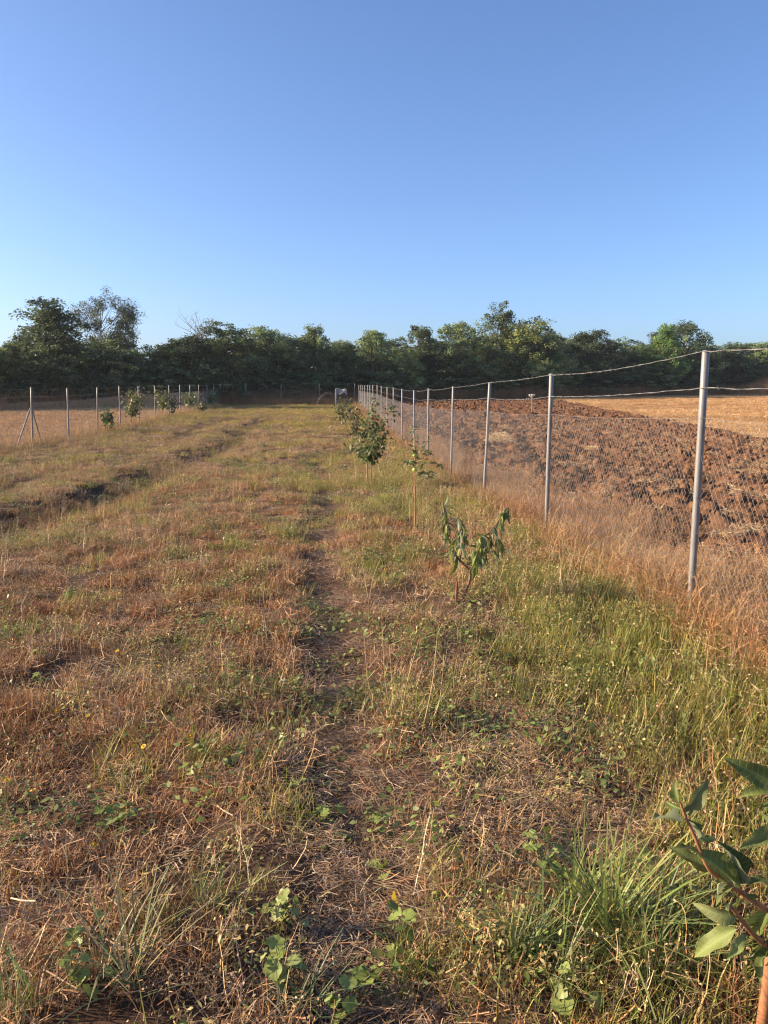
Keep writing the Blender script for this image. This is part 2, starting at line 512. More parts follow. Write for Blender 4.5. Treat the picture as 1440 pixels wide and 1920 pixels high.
def wiry(buf, n, spread, h0, h1, rad, cols, lean=.35, twigs=5):
    """branching dry weed stems"""
    b = rng.normal(0, spread, (n, 2)); az = rng.uniform(0, 6.283, n); le = np.abs(rng.normal(0, lean, n))
    L = rng.uniform(h0, h1, n); t = np.linspace(0, 1, 5)
    d = np.stack([np.cos(az) * np.sin(le), np.sin(az) * np.sin(le), np.cos(le)], 1)
    wob = rng.normal(0, .05, (n, 5, 3)) * L[:, None, None]; wob[:, 0] = 0
    P = np.concatenate([b, -.02 * np.ones((n, 1))], 1)[:, None] + d[:, None] * (L[:, None] * t)[:, :, None] + np.cumsum(wob, 1) * .6
    W = rad * rng.uniform(.7, 1.3, n)[:, None] * np.linspace(1, .45, 5)
    s = nrm(np.cross(d, rng.normal(size=(n, 3))))
    cc = pick(cols, n)
    ribbons(buf, P, W, s, cc)
    m = n * twigs
    i = rng.integers(0, n, m); k = rng.uniform(.25, .98, m) * 4; k0 = np.minimum(k.astype(int), 3); fr = (k - k0)[:, None]
    base = P[i, k0] * (1 - fr) + P[i, k0 + 1] * fr
    dd = nrm(d[i] * .8 + rng.normal(0, .75, (m, 3))); tl = L[i] * rng.uniform(.10, .36, m)
    t3 = np.linspace(0, 1, 3)
    Pt = base[:, None] + dd[:, None] * (tl[:, None] * t3)[:, :, None]
    Pt[:, 2] += rng.normal(0, .02, (m, 3))
    ribbons(buf, Pt, rad * .62 * np.ones((m, 1)) * np.array([[1, .8, .5]]), nrm(np.cross(dd, rng.normal(size=(m, 3)))), cc[i])
    tip = Pt[:, 2]                                       # little seed heads
    a = nrm(rng.normal(size=(m, 3))); 
    Ph = np.stack([tip, tip + a * rad * 1.6, tip + a * rad * 3.2], 1)
    ribbons(buf, Ph, rad * np.array([[.7, 2.0, .5]]) * np.ones((m, 1)), nrm(np.cross(a, rng.normal(size=(m, 3)))), cc[i] * .9)

def tiny_leaves(buf, n, spread, z0, z1, l0, l1, cols, aspect=.5):
    cc = rng.uniform(-spread, spread, (5, 2))
    xy = cc[rng.integers(0, 5, n)] + rng.normal(0, spread * .35, (n, 2))
    c = np.concatenate([xy, rng.uniform(z0, z1, (n, 1))], 1)
    az = rng.uniform(0, 6.283, n); el = rng.normal(.25, .4, n)
    d = np.stack([np.cos(az) * np.cos(el), np.sin(az) * np.cos(el), np.sin(el)], 1)
    L = rng.uniform(l0, l1, n)
    s = nrm(np.cross(d, np.array([0, 0, 1.]) + .4 * rng.normal(size=(n, 3))))
    t = np.array([0, .45, 1.0])
    P = c[:, None] + d[:, None] * (L[:, None] * t)[:, :, None]; P[:, 2, 2] -= L * .2
    ribbons(buf, P, (L * aspect)[:, None] * np.array([[.35, 1, .12]]), s, pick(cols, n))

def protos(name, fns, mat):
    c = bpy.data.collections.new(name)
    for i, fn in enumerate(fns):
        b = Buf(); fn(b)
        o = bpy.data.objects.new(name + '_%02d' % i, b.mesh(name, mat))
        c.objects.link(o)
    return c

def f_stubble(b):
    blades(b, 52, .085, .025, .10, .0046, .36, .15, STRAW, 7, 3)
    blades(b, 24, .09, .04, .14, .003, .85, .4, PALE, 6, 3)
    lying(b, 22, .10, .04, .14, .0030, PALE + STRAW[:3], .05, .35)
def f_litter(b):
    lying(b, 190, .18, .02, .09, .0024, PALE, .02, .14)
    lying(b, 26, .18, .04, .15, .0028, STRAW, .04, .25)
def f_green(b):
    blades(b, 75, .13, .05, .19, .0048, .4, .5, GREEN + YELG[:2], 5, 4)
    blades(b, 25, .13, .04, .15, .004, .4, .4, STRAW, 5, 3)
def f_green2(b):
    blades(b, 110, .13, .05, .14, .0034, .35, .4, YELG + GREEN[2:], 6, 4)
def f_cushion(b):
    tiny_leaves(b, 170, .13, .01, .11, .008, .022, YELG + GREEN[1:3])
    wiry(b, 12, .09, .06, .16, .0022, YELG, .6, 3)
def f_herb(b):
    tiny_leaves(b, 60, .12, .01, .10, .018, .04, [(.15, .185, .04), (.18, .21, .055), (.21, .225, .065)], .6)
    blades(b, 20, .12, .04, .12, .003, .5, .3, GREEN, 5, 3)
def f_dryweed(b):
    wiry(b, 16, .10, .12, .34, .0030, STRAW + PALE[:2], .42, 6)
def f_tallweed(b):
    wiry(b, 14, .12, .28, .62, .0036, STRAW + PALE[:2] + [(.40, .19, .085)], .36, 9)
    blades(b, 20, .13, .2, .5, .0045, .35, .4, STRAW, 5, 4)
def f_tallgrass(b):
    blades(b, 60, .13, .22, .55, .0045, .25, .45, [(.50, .34, .15), (.44, .29, .13), (.36, .22, .11)], 4, 5)

PR = dict(
    stubble=protos('stubble_patch', [f_stubble] * 4, M['dry']),
    litter=protos('litter_patch', [f_litter] * 3, M['dry']),
    green=protos('green_patch', [f_green, f_green2, f_green, f_green2], M['green']),
    cushion=protos('cushion_patch', [f_cushion] * 3, M['green']),
    herb=protos('herb_patch', [f_herb] * 3, M['green']),
    dryweed=protos('dry_weed_patch', [f_dryweed] * 3, M['dry']),
    tallweed=protos('tall_weed_patch', [f_tallweed, f_tallweed, f_tallgrass], M['dry']),
)

_ng = {}
def scatter_group(coll):
    if coll.name in _ng:
        return _ng[coll.name]
    ng = bpy.data.node_groups.new('scatter_' + coll.name, 'GeometryNodeTree')
    ng.interface.new_socket('Geometry', in_out='INPUT', socket_type='NodeSocketGeometry')
    ng.interface.new_socket('Geometry', in_out='OUTPUT', socket_type='NodeSocketGeometry')
    gi = ng.nodes.new('NodeGroupInput'); go = ng.nodes.new('NodeGroupOutput')
    ci = ng.nodes.new('GeometryNodeCollectionInfo')
    ci.inputs['Collection'].default_value = coll
    ci.inputs['Separate Children'].default_value = True
    ci.inputs['Reset Children'].default_value = True
    ip = ng.nodes.new('GeometryNodeInstanceOnPoints')
    ip.inputs['Pick Instance'].default_value = True
    def attr(nm, dt):
        a = ng.nodes.new('GeometryNodeInputNamedAttribute'); a.data_type = dt
        a.inputs['Name'].default_value = nm
        return a.outputs['Attribute']
    e2r = ng.nodes.new('FunctionNodeEulerToRotation')
    L = ng.links.new
    L(gi.outputs[0], ip.inputs['Points']); L(ci.outputs[0], ip.inputs['Instance'])
    L(attr('idx', 'INT'), ip.inputs['Instance Index'])
    L(attr('rot', 'FLOAT_VECTOR'), e2r.inputs[0]); L(e2r.outputs[0], ip.inputs['Rotation'])
    L(attr('scl', 'FLOAT_VECTOR'), ip.inputs['Scale'])
    L(ip.outputs[0], go.inputs[0])
    _ng[coll.name] = ng
    return ng

def scatter(name, label, cat, coll, P, scl, tint, tilt=.08):
    n = len(P)
    me = bpy.data.meshes.new(name)
    me.vertices.add(n); me.vertices.foreach_set('co', np.asarray(P, float).ravel())
    rot = np.stack([rng.normal(0, tilt, n), rng.normal(0, tilt, n), rng.uniform(0, 6.283, n)], 1)
    for nm, arr in (('rot', rot), ('scl', scl), ('tint', tint)):
        a = me.attributes.new(nm, 'FLOAT_VECTOR', 'POINT'); a.data.foreach_set('vector', np.asarray(arr, float).ravel())
    a = me.attributes.new('idx', 'INT', 'POINT')
    a.data.foreach_set('value', rng.integers(0, len(coll.objects), n).astype(np.int32))
    me.update()
    o = link(name, me, label=label, cat=cat, kind='stuff')
    md = o.modifiers.new('scatter', 'NODES'); md.node_group = scatter_group(coll)
    return o

def wedge(bands, clip=None):
    """evenly random points in the view wedge (with margin): bands of (y0, y1, per m2)"""
    out = []
    for y0, y1, rho in bands:
        ta, tb = math.tan(R(31)), math.tan(R(38))
        wid = lambda y: y * (ta + tb) + 2.6
        A = (wid(y0) + wid(y1)) / 2 * (y1 - y0)
        n = int(A * rho)
        y = rng.uniform(y0, y1, n * 2)
        keep = rng.uniform(0, wid(y1), n * 2) < wid(y)
        y = y[keep][:n]
        x = -y * ta - 1.4 + rng.uniform(0, 1, len(y)) * wid(y)
        m = np.ones(len(y), bool)
        if clip:
            m = (x > clip[0]) & (x < clip[1])
        out.append(np.stack([x[m], y[m]], 1))
    return np.concatenate(out)

def grow(p, far=1.0):
    """patch footprint grows with distance, height hardly"""
    d = np.hypot(p[:, 0], p[:, 1])
    k = 1 + sstep(8, 45, d) * far
    return k

def lay(p, sink=0.0, fn=terrain):
    return np.stack([p[:, 0], p[:, 1], fn(p[:, 0], p[:, 1]) - sink], 1)

def tint_of(n, base, jit=.12, warm=None):
    t = np.asarray(base, float) * (1 + jit * rng.normal(size=(n, 1)))
    return np.clip(t, .2, 2.0)

def lerp(a, b, t):
    t = np.asarray(t)[:, None]
    return np.asarray(a) * (1 - t) + np.asarray(b) * t

def keep(p, prob):
    return p[rng.uniform(0, 1, len(p)) < prob]

def greenness(p):
    """how green the sward is at a place in the lot, 0..1"""
    x, y = p[:, 0], p[:, 1]
    n = fbm(x * 1.3 + 11, y * .8, 101, 3)
    gsc = (n - .5) * 3.2
    v = .14 + gsc - .16 * sstep(.2, -.6, x) * sstep(4, 8, y)
    v += .30 * np.exp(-((x - path_x(y) + .38) / .22) ** 2) * sstep(3, 5, y) * (vnoise(y * .9, 4.4, 6) > .4)
    v += .38 * sstep(.3, 1.1, x) * sstep(2.5, 4.0, y)                       # right of the path
    v += .45 * np.exp(-(((x - 2.0) / .7) ** 2 + ((y - 3.9) / 1.1) ** 2))
    v += .75 * np.exp(-(((x - 1.55) / .42) ** 2 + ((y - 5.9) / .8) ** 2))
    v += 1.7 * np.exp(-(((x - .68) / .45) ** 2 + ((y - 1.75) / .45) ** 2)) + .5 * np.exp(-(((x + .75) / .5) ** 2 + ((y - 1.35) / .25) ** 2))
    v += .35 * sstep(6, 12, y) * sstep(-3.0, -1.2, x)
    v += .5 * sstep(36, 52, y) - .2 * sstep(30, 14, y) * sstep(6, 12, y) * sstep(-.4, -1, x) * (x > -3)
    v -= .25 * sstep(-.3, -1.2, x) * sstep(6.5, 3.5, y)
    v -= .45 * np.exp(-(((x - .5) / .4) ** 2 + ((y - 2.85) / .45) ** 2))
    return np.clip(v, 0, 1)

onpath = lambda p: np.exp(-((p[:, 0] - path_x(p[:, 1])) / .19) ** 2) * sstep(30, 12, p[:, 1]) * (1 - .75 * sstep(4.2, 5.5, p[:, 1]) * sstep(.62, .40, vnoise(p[:, 1] * .9, 8.8, 55)))
inrut = lambda p: np.exp(-((p[:, 0] - rut_x(p[:, 1])) / .42) ** 2) * sstep(60, 40, p[:, 1]) * sstep(5, 9, p[:, 1])
LOT = (-10.1, 3.1)

# straw stubble
p = wedge([(.7, 4, 150), (4, 9, 90), (9, 18, 40), (18, 36, 15), (36, 71, 6)], LOT)
p = keep(p, np.clip(1.05 - .75 * greenness(p) - .25 * sstep(.2, .8, p[:, 0]) - 2.2 * onpath(p) - .2 * inrut(p), 0, 1) * (.12 + .88 * sstep(.34, .56, fbm(p[:, 0] * 4.5, p[:, 1] * 3.6, 121, 2))))
k = grow(p, 1.3); n = len(p)
hn = .25 + 1.7 * fbm(p[:, 0] * 2.6, p[:, 1] * 2.0, 131, 2) ** 1.6 * rng.uniform(.6, 1.5, n)
red = np.clip((fbm(p[:, 0] * .9, p[:, 1] * .7, 141, 2) - .25) * 2.4, 0, 1) * sstep(26, 6, p[:, 1])
ti = lerp((1.04, 1.0, .93), (.96, .70, .52), red) * (1 + .16 * rng.normal(size=(n, 1)))
scatter('dry_stubble', 'cut dry straw stubble covering the mown field', 'stubble', PR['stubble'], lay(p),
        np.stack([k, k, hn * (1 + .25 * (k - 1))], 1), ti)

# lying litter
p = wedge([(.7, 4, 30), (4, 9, 18), (9, 18, 9), (18, 40, 3)], LOT)
p = keep(p, np.clip(.34 + .5 * onpath(p) - .3 * greenness(p), 0, 1))
k = grow(p, 1.0); n = len(p)
ti = lerp((.92, .86, .80), (.66, .62, .62), onpath(p)) * (1 + .14 * rng.normal(size=(n, 1)))
scatter('straw_litter', 'loose flattened straw lying on the ground and the trodden path', 'straw', PR['litter'], lay(p),
        np.stack([k, k, .8 + 0 * k], 1), ti)
p = wedge([(.7, 4, 170), (4, 9, 90), (9, 20, 30)], (-.7, .6))
p = keep(p, onpath(p))
k = grow(p, .6); n = len(p)
scatter('trodden_thatch', 'grey trodden thatch along the narrow footpath', 'thatch', PR['litter'], lay(p),
        np.stack([k * .8, k * .8, .6 + 0 * k], 1), tint_of(n, (.70, .64, .63), .14))

# green grass
p = wedge([(.7, 4, 46), (4, 9, 34), (9, 18, 18), (18, 36, 7), (36, 71, 4)], LOT)
gr = greenness(p)
p = keep(p, np.clip(sstep(.22, .95, gr) * (1 - onpath(p)) + .25 * inrut(p) + .10 * (1 - onpath(p)), 0, 1))
k = grow(p, 1.3); n = len(p)
far = sstep(6, 30, p[:, 1])
hn = .55 + .7 * fbm(p[:, 0] * 2, p[:, 1] * 1.5, 151, 2) + .3 * sstep(1.2, 2.2, p[:, 0]) * sstep(8, 4, p[:, 1])
ti = lerp((1.12, 1.12, .85), (1.55, 1.27, 1.03), far) * (1 + .15 * rng.normal(size=(n, 1)))
scatter('green_grass', 'green grass growing through the dry sward', 'grass', PR['green'], lay(p), np.stack([k, k, hn * (1 + .2 * (k - 1))], 1), ti)

# fine yellow-green cushions
p = wedge([(.7, 4, 24), (4, 9, 20), (9, 18, 13), (18, 36, 5.5), (36, 71, 4.5)], LOT)
gr = greenness(p)
p = keep(p, np.clip(.16 + .75 * sstep(.15, .8, gr) * sstep(1, 5, p[:, 1]) + .8 * np.exp(-(((p[:, 0] - .33) / .16) ** 2 + ((p[:, 1] - 1.95) / .3) ** 2)) + .2 * inrut(p) - onpath(p), 0, 1))
k = grow(p, 1.4); n = len(p)
ti = lerp((1, 1, 1), (1.25, 1.12, .95), sstep(8, 40, p[:, 1])) * (1 + .16 * rng.normal(size=(n, 1)))
scatter('fine_weeds', 'fine yellow-green low weeds among the stubble', 'weeds', PR['cushion'], lay(p), np.stack([k, k, .9 + .5 * rng.uniform(size=n)], 1), ti)

# leafy herbs
p = wedge([(.7, 4, 9), (4, 9, 8), (9, 20, 5), (20, 40, 2)], LOT)
p = keep(p, np.clip(.25 + .9 * (fbm(p[:, 0] * .8, p[:, 1] * .8, 171, 2) - .4) * 2 + .5 * inrut(p), 0, .9))
k = grow(p, .8); n = len(p)
scatter('leafy_herbs', 'small leafy green herbs dotted over the field', 'herbs', PR['herb'], lay(p), np.stack([k, k, .6 + .5 * rng.uniform(size=n)], 1), tint_of(n, (1, 1, 1), .18))

# wiry dry weeds in the lot, thicker in and left of the rut
p = wedge([(.7, 4, 22), (4, 9, 18), (9, 18, 10), (18, 36, 4), (36, 71, 1.6)], LOT)
x, y = p[:, 0], p[:, 1]
dw = .18 + .5 * sstep(.55, .7, fbm(x * .8, y * .8, 181, 2)) + .6 * inrut(p) + .35 * np.exp(-((x - rut_x(y) + .8) / .4) ** 2) * sstep(8, 11, y) + .35 * sstep(.4, 1.2, x) * sstep(4, 6, y) + .3 * sstep(1.2, 2.2, x)
p = keep(p, np.clip(dw - onpath(p), 0, 1))
k = grow(p, .9); n = len(p)
ti = lerp((1.05, 1, .95), (.82, .80, .82), np.clip(inrut(p) * 1.2, 0, 1)) * (1 + .16 * rng.normal(size=(n, 1)))
scatter('dry_weeds', 'wiry dry brown weeds standing among the grass', 'weeds', PR['dryweed'], lay(p), np.stack([k, k, (.4 + .7 * rng.uniform(size=n) ** 1.5) * (1 + .4 * inrut(p))], 1), ti)

# tall dry weeds along the fences, the end of the field and the tree line
def fence_belt(n, x0, x1, y0, y1, mid, wid):
    y = np.exp(rng.uniform(math.log(y0), math.log(y1), n))
    x = np.clip(rng.normal(mid, wid, n), x0, x1)
    return np.stack([x, y], 1)
p = np.concatenate([fence_belt(1650, 2.36, 4.2, 2.2, 40, 2.98, .38), fence_belt(500, 2.0, 3.8, 30, 70, 2.75, .4)])
p = keep(p, .35 + .65 * sstep(.3, .6, fbm(p[:, 0], p[:, 1] * .7, 191, 2)) + .2 * sstep(6, 3, p[:, 1]))
k = grow(p, .5); n = len(p)
hn = .34 + .66 * fbm(p[:, 0] * 1.3, p[:, 1] * .8, 192, 2)
ti = lerp((.98, .92, .83), (.85, .70, .62), np.clip((fbm(p[:, 0] * 1.1, p[:, 1] * .6, 193, 2) - .3) * 2, 0, 1)) * (1 + .15 * rng.normal(size=(n, 1)))
scatter('tall_dry_weeds', 'tall tangled dry weeds along the foot of the fence beside the ploughed soil', 'weeds', PR['tallweed'], lay(p), np.stack([k, k, hn], 1), ti)
p = np.stack([rng.uniform(-11.2, -9.2, 900), rng.uniform(16, 72, 900)], 1)
scatter('tall_dry_weeds', 'dry weeds along the foot of the fence beside the golden stubble', 'weeds', PR['dryweed'], lay(p), np.stack([1.5 + 0 * p[:, 0], 1.5 + 0 * p[:, 0], .9 + .6 * rng.uniform(size=900)], 1), tint_of(900, (1.1, 1.02, .85), .15))
p = np.stack([rng.uniform(-14, 5, 900), ENDY + rng.normal(.3, 1.0, 900)], 1)
scatter('tall_dry_weeds', 'tall reddish dry weeds along the fence at the far end of the field', 'weeds', PR['tallweed'], lay(p), np.stack([1.8 + 0 * p[:, 0], 1.8 + 0 * p[:, 0], .8 + .6 * rng.uniform(size=900)], 1), tint_of(900, (.85, .72, .62), .2))

# stubble fields beyond the fences
p = np.stack([-10.4 - 45 * rng.uniform(0, 1, 16000) ** 1.3, rng.uniform(14, 78, 16000)], 1)
n = len(p)
st = .5 + .5 * np.sin((p[:, 1] + .15 * p[:, 0]) * 2.2)
ti = lerp((1.12, .98, .78), (1.3, 1.18, .95), st) * (1 + .12 * rng.normal(size=(n, 1)))
scatter('golden_stubble', 'golden cut stubble in the field beyond the braced fence', 'stubble', PR['stubble'], lay(p), np.stack([4 + 0 * st, 4 + 0 * st, 1.2 + .8 * st], 1), ti)
p = np.stack([rng.uniform(0, 1, 20000) ** 1.6 * 75, 20 + 100 * rng.uniform(0, 1, 20000)], 1)
p[:, 0] += edge_x(p[:, 1]) - .3
n = len(p)
st = np.clip((fbm(p[:, 0] * .12, p[:, 1] * .3, 205, 2) - .3) * 2, 0, 1)
ti = lerp((1.3, 1.16, .92), (1.6, 1.48, 1.2), st) * (1 + .1 * rng.normal(size=(n, 1)))
scatter('golden_stubble', 'golden cut stubble beyond the ploughed strip', 'stubble', PR['stubble'], lay(p), np.stack([4.5 + 0 * st, 4.5 + 0 * st, 1.3 + .8 * st], 1), ti)

# clods and straw on the ploughed strip
def f_clod(b):
    bm = bmesh.new(); bmesh.ops.create_icosphere(bm, subdivisions=2, radius=1)
    sd = rng.uniform(0, 50)
    ax = rng.uniform(.7, 1.25, 3)
    for v in bm.verts:
        c = v.co
        d = 1 + .5 * (float(vnoise(c.x * 1.7 + sd, c.y * 1.7 + c.z * 2.3, 5)) - .5) + .45 * (float(vnoise(c.x * 3.4 + sd, c.z * 3.4 + c.y * 2, 8)) - .5)
        v.co = Vector((c.x * ax[0], c.y * ax[1], c.z * ax[2])) * d * .1
    V = np.array([v.co[:] for v in bm.verts]); F = np.array([[v.index for v in f.verts] for f in bm.faces])
    b.add(V, F); bm.free()
PR['clod'] = protos('clod_lump', [f_clod] * 6, M['clod'])
yy = np.concatenate([np.exp(rng.uniform(math.log(2.5), math.log(40), 24000)), rng.uniform(40, 94, 4000)])
xx = 3.2 + rng.uniform(0, 1, len(yy)) * (edge_x(yy) - 3.6)
p = np.stack([xx, yy], 1); n = len(p)
s = .14 + .95 * rng.uniform(0, 1, n) ** 4 + .35 * sstep(20, 60, yy)
scatter('soil_clods', 'lumps of turned brown earth on the ploughed strip', 'soil', PR['clod'], lay(p, -.01, plough_z), np.stack([s, s, s * .8], 1), np.ones((n, 3)), .6)
p2 = p[rng.integers(0, n, 1500)] + rng.normal(0, .2, (1500, 2))
p2 = p2[p2[:, 0] > 3.3]
p2 = keep(p2, sstep(.45, .7, fbm(p2[:, 0] * .9, p2[:, 1] * .9, 211, 2)) * .9 + .12)
n = len(p2)
scatter('ploughed_straw', 'pale straw scraps mixed into the ploughed earth', 'straw', PR['litter'], lay(p2, -.05, plough_z), np.stack([1 + 0 * p2[:, 0], 1 + 0 * p2[:, 0], 3 + 0 * p2[:, 0]], 1), tint_of(n, (1.0, .92, .78), .15), .25)

# ------------------------------------------------------------------ fences
def post_mesh(h, r, band=()):
    b = Buf()
    bur = -.25
    zs = [bur, .4, .9, 1.4, h - .004, h]
    rr = [r, r, r, r, r, r - .004]
    P = np.array([[[0, 0, z] for z in zs]], float); P[0, 1:4, 0] += rng.normal(0, .002, 3)
    tubes(b, P, np.array([rr]), (.5, .5, .5), 16)
    # closing cap
    a = np.arange(16) * 2 * math.pi / 16
    V = np.concatenate([np.stack([np.cos(a) * (r - .004), np.sin(a) * (r - .004), np.full(16, h)], 1), [[0, 0, h + .004]]])
    b.add(V, np.array([[i, (i + 1) % 16, 16] for i in range(16)]))
    return b.mesh('post', M['steel'], True)

def ring_mesh(r, z):
    b = Buf(); a = np.linspace(0, 2 * math.pi, 17)
    P = np.stack([np.cos(a) * (r + .002), np.sin(a) * (r + .002), z + .004 * np.sin(a)], 1)
    tubes(b, P[None], .0022, (.5, .5, .5), 5)
    e = np.array([[[r + .002, 0, z], [r + .02, -.012, z - .012], [r + .03, -.02, z + .004]]])
    tubes(b, e, .0018, (.5, .5, .5), 4)
    return b.mesh('tie_wire', M['wire'], True)

def mesh_panel(A, B, h, sag, low, cell=.062, rad=.001):
    """chain link between two posts: A, B are ground points"""
    A = np.asarray(A, float); B = np.asarray(B, float)
    L = float(np.linalg.norm((B - A)[:2])); slope = 1.25
    lines = []
    kk = int((L + h / slope) / cell) + 2
    for sgn in (1, -1):
        for i in range(-int(h / slope / cell) - 1, kk):
            u0 = i * cell
            v = np.linspace(0, h, 6)
            uu = (u0 + v / slope) if sgn > 0 else (u0 + h / slope - v / slope - h / slope + 0 * v + h / slope)
            ok = (uu >= 0) & (uu <= L)
            if ok.sum() < 2:
                continue
            v0, v1 = v[ok].min(), v[ok].max()
            vv = np.linspace(v0, v1, 4)
            u2 = (u0 + vv / slope) if sgn > 0 else (u0 + h / slope - vv / slope)
            lines.append(np.stack([u2, vv], 1))
    Ln = np.array(lines)
    t = Ln[:, :, 0] / L
    top = h - sag * 4 * t * (1 - t)
    z = low + (top - low) * Ln[:, :, 1] / h
    P = A + (B - A) * t[..., None]
    P[..., 2] = A[2] + (B[2] - A[2]) * t + z
    bow = .05 * np.sin(math.pi * t) * np.sin(math.pi * Ln[:, :, 1] / h) * rng.uniform(-1, 1)
    d = (B - A) / L
    P[..., 0] += -d[1] * bow + rng.normal(0, .002, t.shape); P[..., 1] += d[0] * bow + rng.normal(0, .004, t.shape)
    b = Buf(); tubes(b, P, rad, (.5, .5, .5), 3)
    tt = np.linspace(0, 1, 12)
    for hh in (0, 1):                                   # tension wires at the edges of the mesh
        e = A + (B - A) * tt[:, None]
        zz = (h - sag * 4 * tt * (1 - tt)) if hh else low + 0 * tt
        e[:, 2] = A[2] + (B[2] - A[2]) * tt + zz
        tubes(b, e[None], rad * 1.25, (.5, .5, .5), 4)
    return b.mesh('wire_mesh', M['wire'])

def barbed(pts, sag, name='barbed_wire', rad=.002, barb=.13):
    """twisted strand through post points with sag and barbs"""
    b = Buf(); allp = []
    for A, B in zip(pts[:-1], pts[1:]):
        A = np.asarray(A); B = np.asarray(B); t = np.linspace(0, 1, 26)
        P = A + (B - A) * t[:, None]
        P[:, 2] -= sag * rng.uniform(.4, 1.3) * 4 * t * (1 - t)
        P[1:-1] += rng.normal(0, .0022, (24, 3))
        allp.append(P[:-1])
    P = np.concatenate(allp + [np.asarray(pts[-1])[None]])
    ph = np.arange(len(P)) * 1.9
    off = np.stack([np.cos(ph), 0 * ph, np.sin(ph)], 1) * rad * .8
    tubes(b, (P + off)[None], rad * .75, (.5, .5, .5), 4); tubes(b, (P - off)[None], rad * .75, (.5, .5, .5), 4)
    d = np.concatenate([[0], np.cumsum(np.linalg.norm(np.diff(P, axis=0), axis=1))])
    s = np.arange(.05, d[-1], barb)
    c = np.stack([np.interp(s, d, P[:, i]) for i in range(3)], 1)
    for q in range(2):
        a = nrm(rng.normal(size=(len(s), 3)))
        tubes(b, np.stack([c - a * .017, c, c + a * .017], 1), rad * .6 * np.array([[.4, 1, .4]]), (.5, .5, .5), 3)
    return b.mesh(name, M['wire'])

def fence(label, pts, h, r, leans, meshh, wires, bays_mesh, low=.06, sag=.02, cell=.062, tie=True):
    root = thing('wire_fence', pts[0], label, 'fence')
    o0 = np.asarray(pts[0], float)
    rel = [np.asarray(p, float) - o0 for p in pts]
    tops = []
    for i, p_ in enumerate(rel):
        hh = h + rng.normal(0, .008)
        po = link('post', post_mesh(hh, r), root)
        po.location = tuple(p_); po.rotation_euler = (leans[i][1], leans[i][0], rng.uniform(0, 6.28) * 0)
        ax = np.array([math.sin(leans[i][0]), -math.sin(leans[i][1]), 1.0])
        tops.append((p_, ax))
        if tie and i < 6:
            for z in wires[1:] + [meshh, meshh * .62]:
                link('tie_wire', ring_mesh(r, z), po)
    for z in wires:
        P = [p_ + ax * z + np.array([-r if abs((rel[-1] - rel[0])[1]) > abs((rel[-1] - rel[0])[0]) else 0, 0, 0]) for p_, ax in tops]
        link('barbed_wire', barbed(P, .03), root)
    for i in bays_mesh:
        link('wire_mesh', mesh_panel(rel[i], rel[i + 1], meshh, sag * rng.uniform(.6, 1.6), low, cell), root)
    return root

ys = [5.1 - 3.66 + 3.66 * i for i in range(20)]
pts = [(FX + rng.normal(0, .02), y, 0) for y in ys if y < ENDY]
TOPS = ([0, 5.1, 8.8, 12.4, 16.1, 19.8, 23.4, 27, 30.7, 34.4, 38, 41.7, 60, 80], [1.9, 1.85, 1.745, 1.68, 1.60, 1.545, 1.50, 1.525, 1.58, 1.58, 1.63, 1.69, 1.72, 1.8])
pts = [(x, y, float(np.interp(y, *TOPS)) - 1.88) for x, y, _ in pts]
ln = [(rng.normal(0, .006), rng.normal(0, .01)) for _ in pts]
ln[2] = (-.004, .006); ln[3] = (.03, 0); ln[4] = (.012, 0)
fence('galvanised post fence with barbed wire and chain link beside the ploughed soil', pts, 1.88, .025, ln, 1.42, [1.865, 1.62], range(len(pts) - 1))
ys = [22.25 + 3.65 * i for i in range(14)]
pts = [(LX + rng.normal(0, .02), y, 0) for y in ys if y < ENDY]
pts = [(x, y, T(x, y)) for x, y, _ in pts]
ln = [(.03 + rng.normal(0, .008), rng.normal(0, .012)) for _ in pts]
lf = fence('galvanised post fence with a braced post beside the golden stubble', pts, 1.88, .029, ln, 1.42, [1.84, 1.6], range(len(pts) - 1), tie=False)
# two slanting braces on the second post
o0 = np.array(pts[0]); pb = np.array(pts[1])
for dy in (-1.15, 1.15):
    foot = np.array([pb[0] - .1, pb[1] + dy, T(pb[0], pb[1] + dy) - .1]); top = pb + np.array([.04, .06 * np.sign(dy), 1.22])
    b = Buf(); tubes(b, polyline([foot, top], 5)[None] - o0, .022, (.5, .5, .5), 10)
    a = np.arange(10) * .628
    link('brace', b.mesh('brace', M['steel'], True), lf)
xs = [-7.55, -4.4, -.95, 2.25]
pts = [(LX, ENDY, 0)] + [(x, ENDY + .2, 0) for x in xs]
pts = [(x, y, T(x, y)) for x, y, _ in pts]
fence('post fence closing the far end of the field before the trees', pts, 1.9, .03, [(rng.normal(0, .01), 0) for _ in pts], 1.4, [1.86, 1.6], range(3), tie=False, cell=.09)

# curled-back fence mesh with a pale post at the opening
gp = np.array([.55, 68.5, T(.55, 68.5)])
gate = thing('mesh_gate', gp, 'pale post with chain link pulled back over it at the far fence opening', 'gate')
b = Buf()
tubes(b, np.array([[[0, 0, -.2], [0, 0, .7], [.02, 0, 1.45]]]), .085, (.5, .5, .5), 12)
a = np.arange(12) * .5236
b.add(np.concatenate([np.stack([.02 + np.cos(a) * .085, np.sin(a) * .085, np.full(12, 1.45)], 1), [[.02, 0, 1.46]]]), np.array([[i, (i + 1) % 12, 12] for i in range(12)]))
link('post', b.mesh('post', M['white'], True), gate)
b = Buf()
V = []
for i in range(13):
    for j in range(9):
        u = i / 12; v = j / 8
        V.append((.02 + .95 * u, .06 + .12 * math.sin(u * 5 + v), 1.52 - .12 * u - .45 * v * (1 + .25 * math.sin(u * 7)) + .03 * math.sin(u * 9)))
i = np.arange(13 * 9).reshape(13, 9)
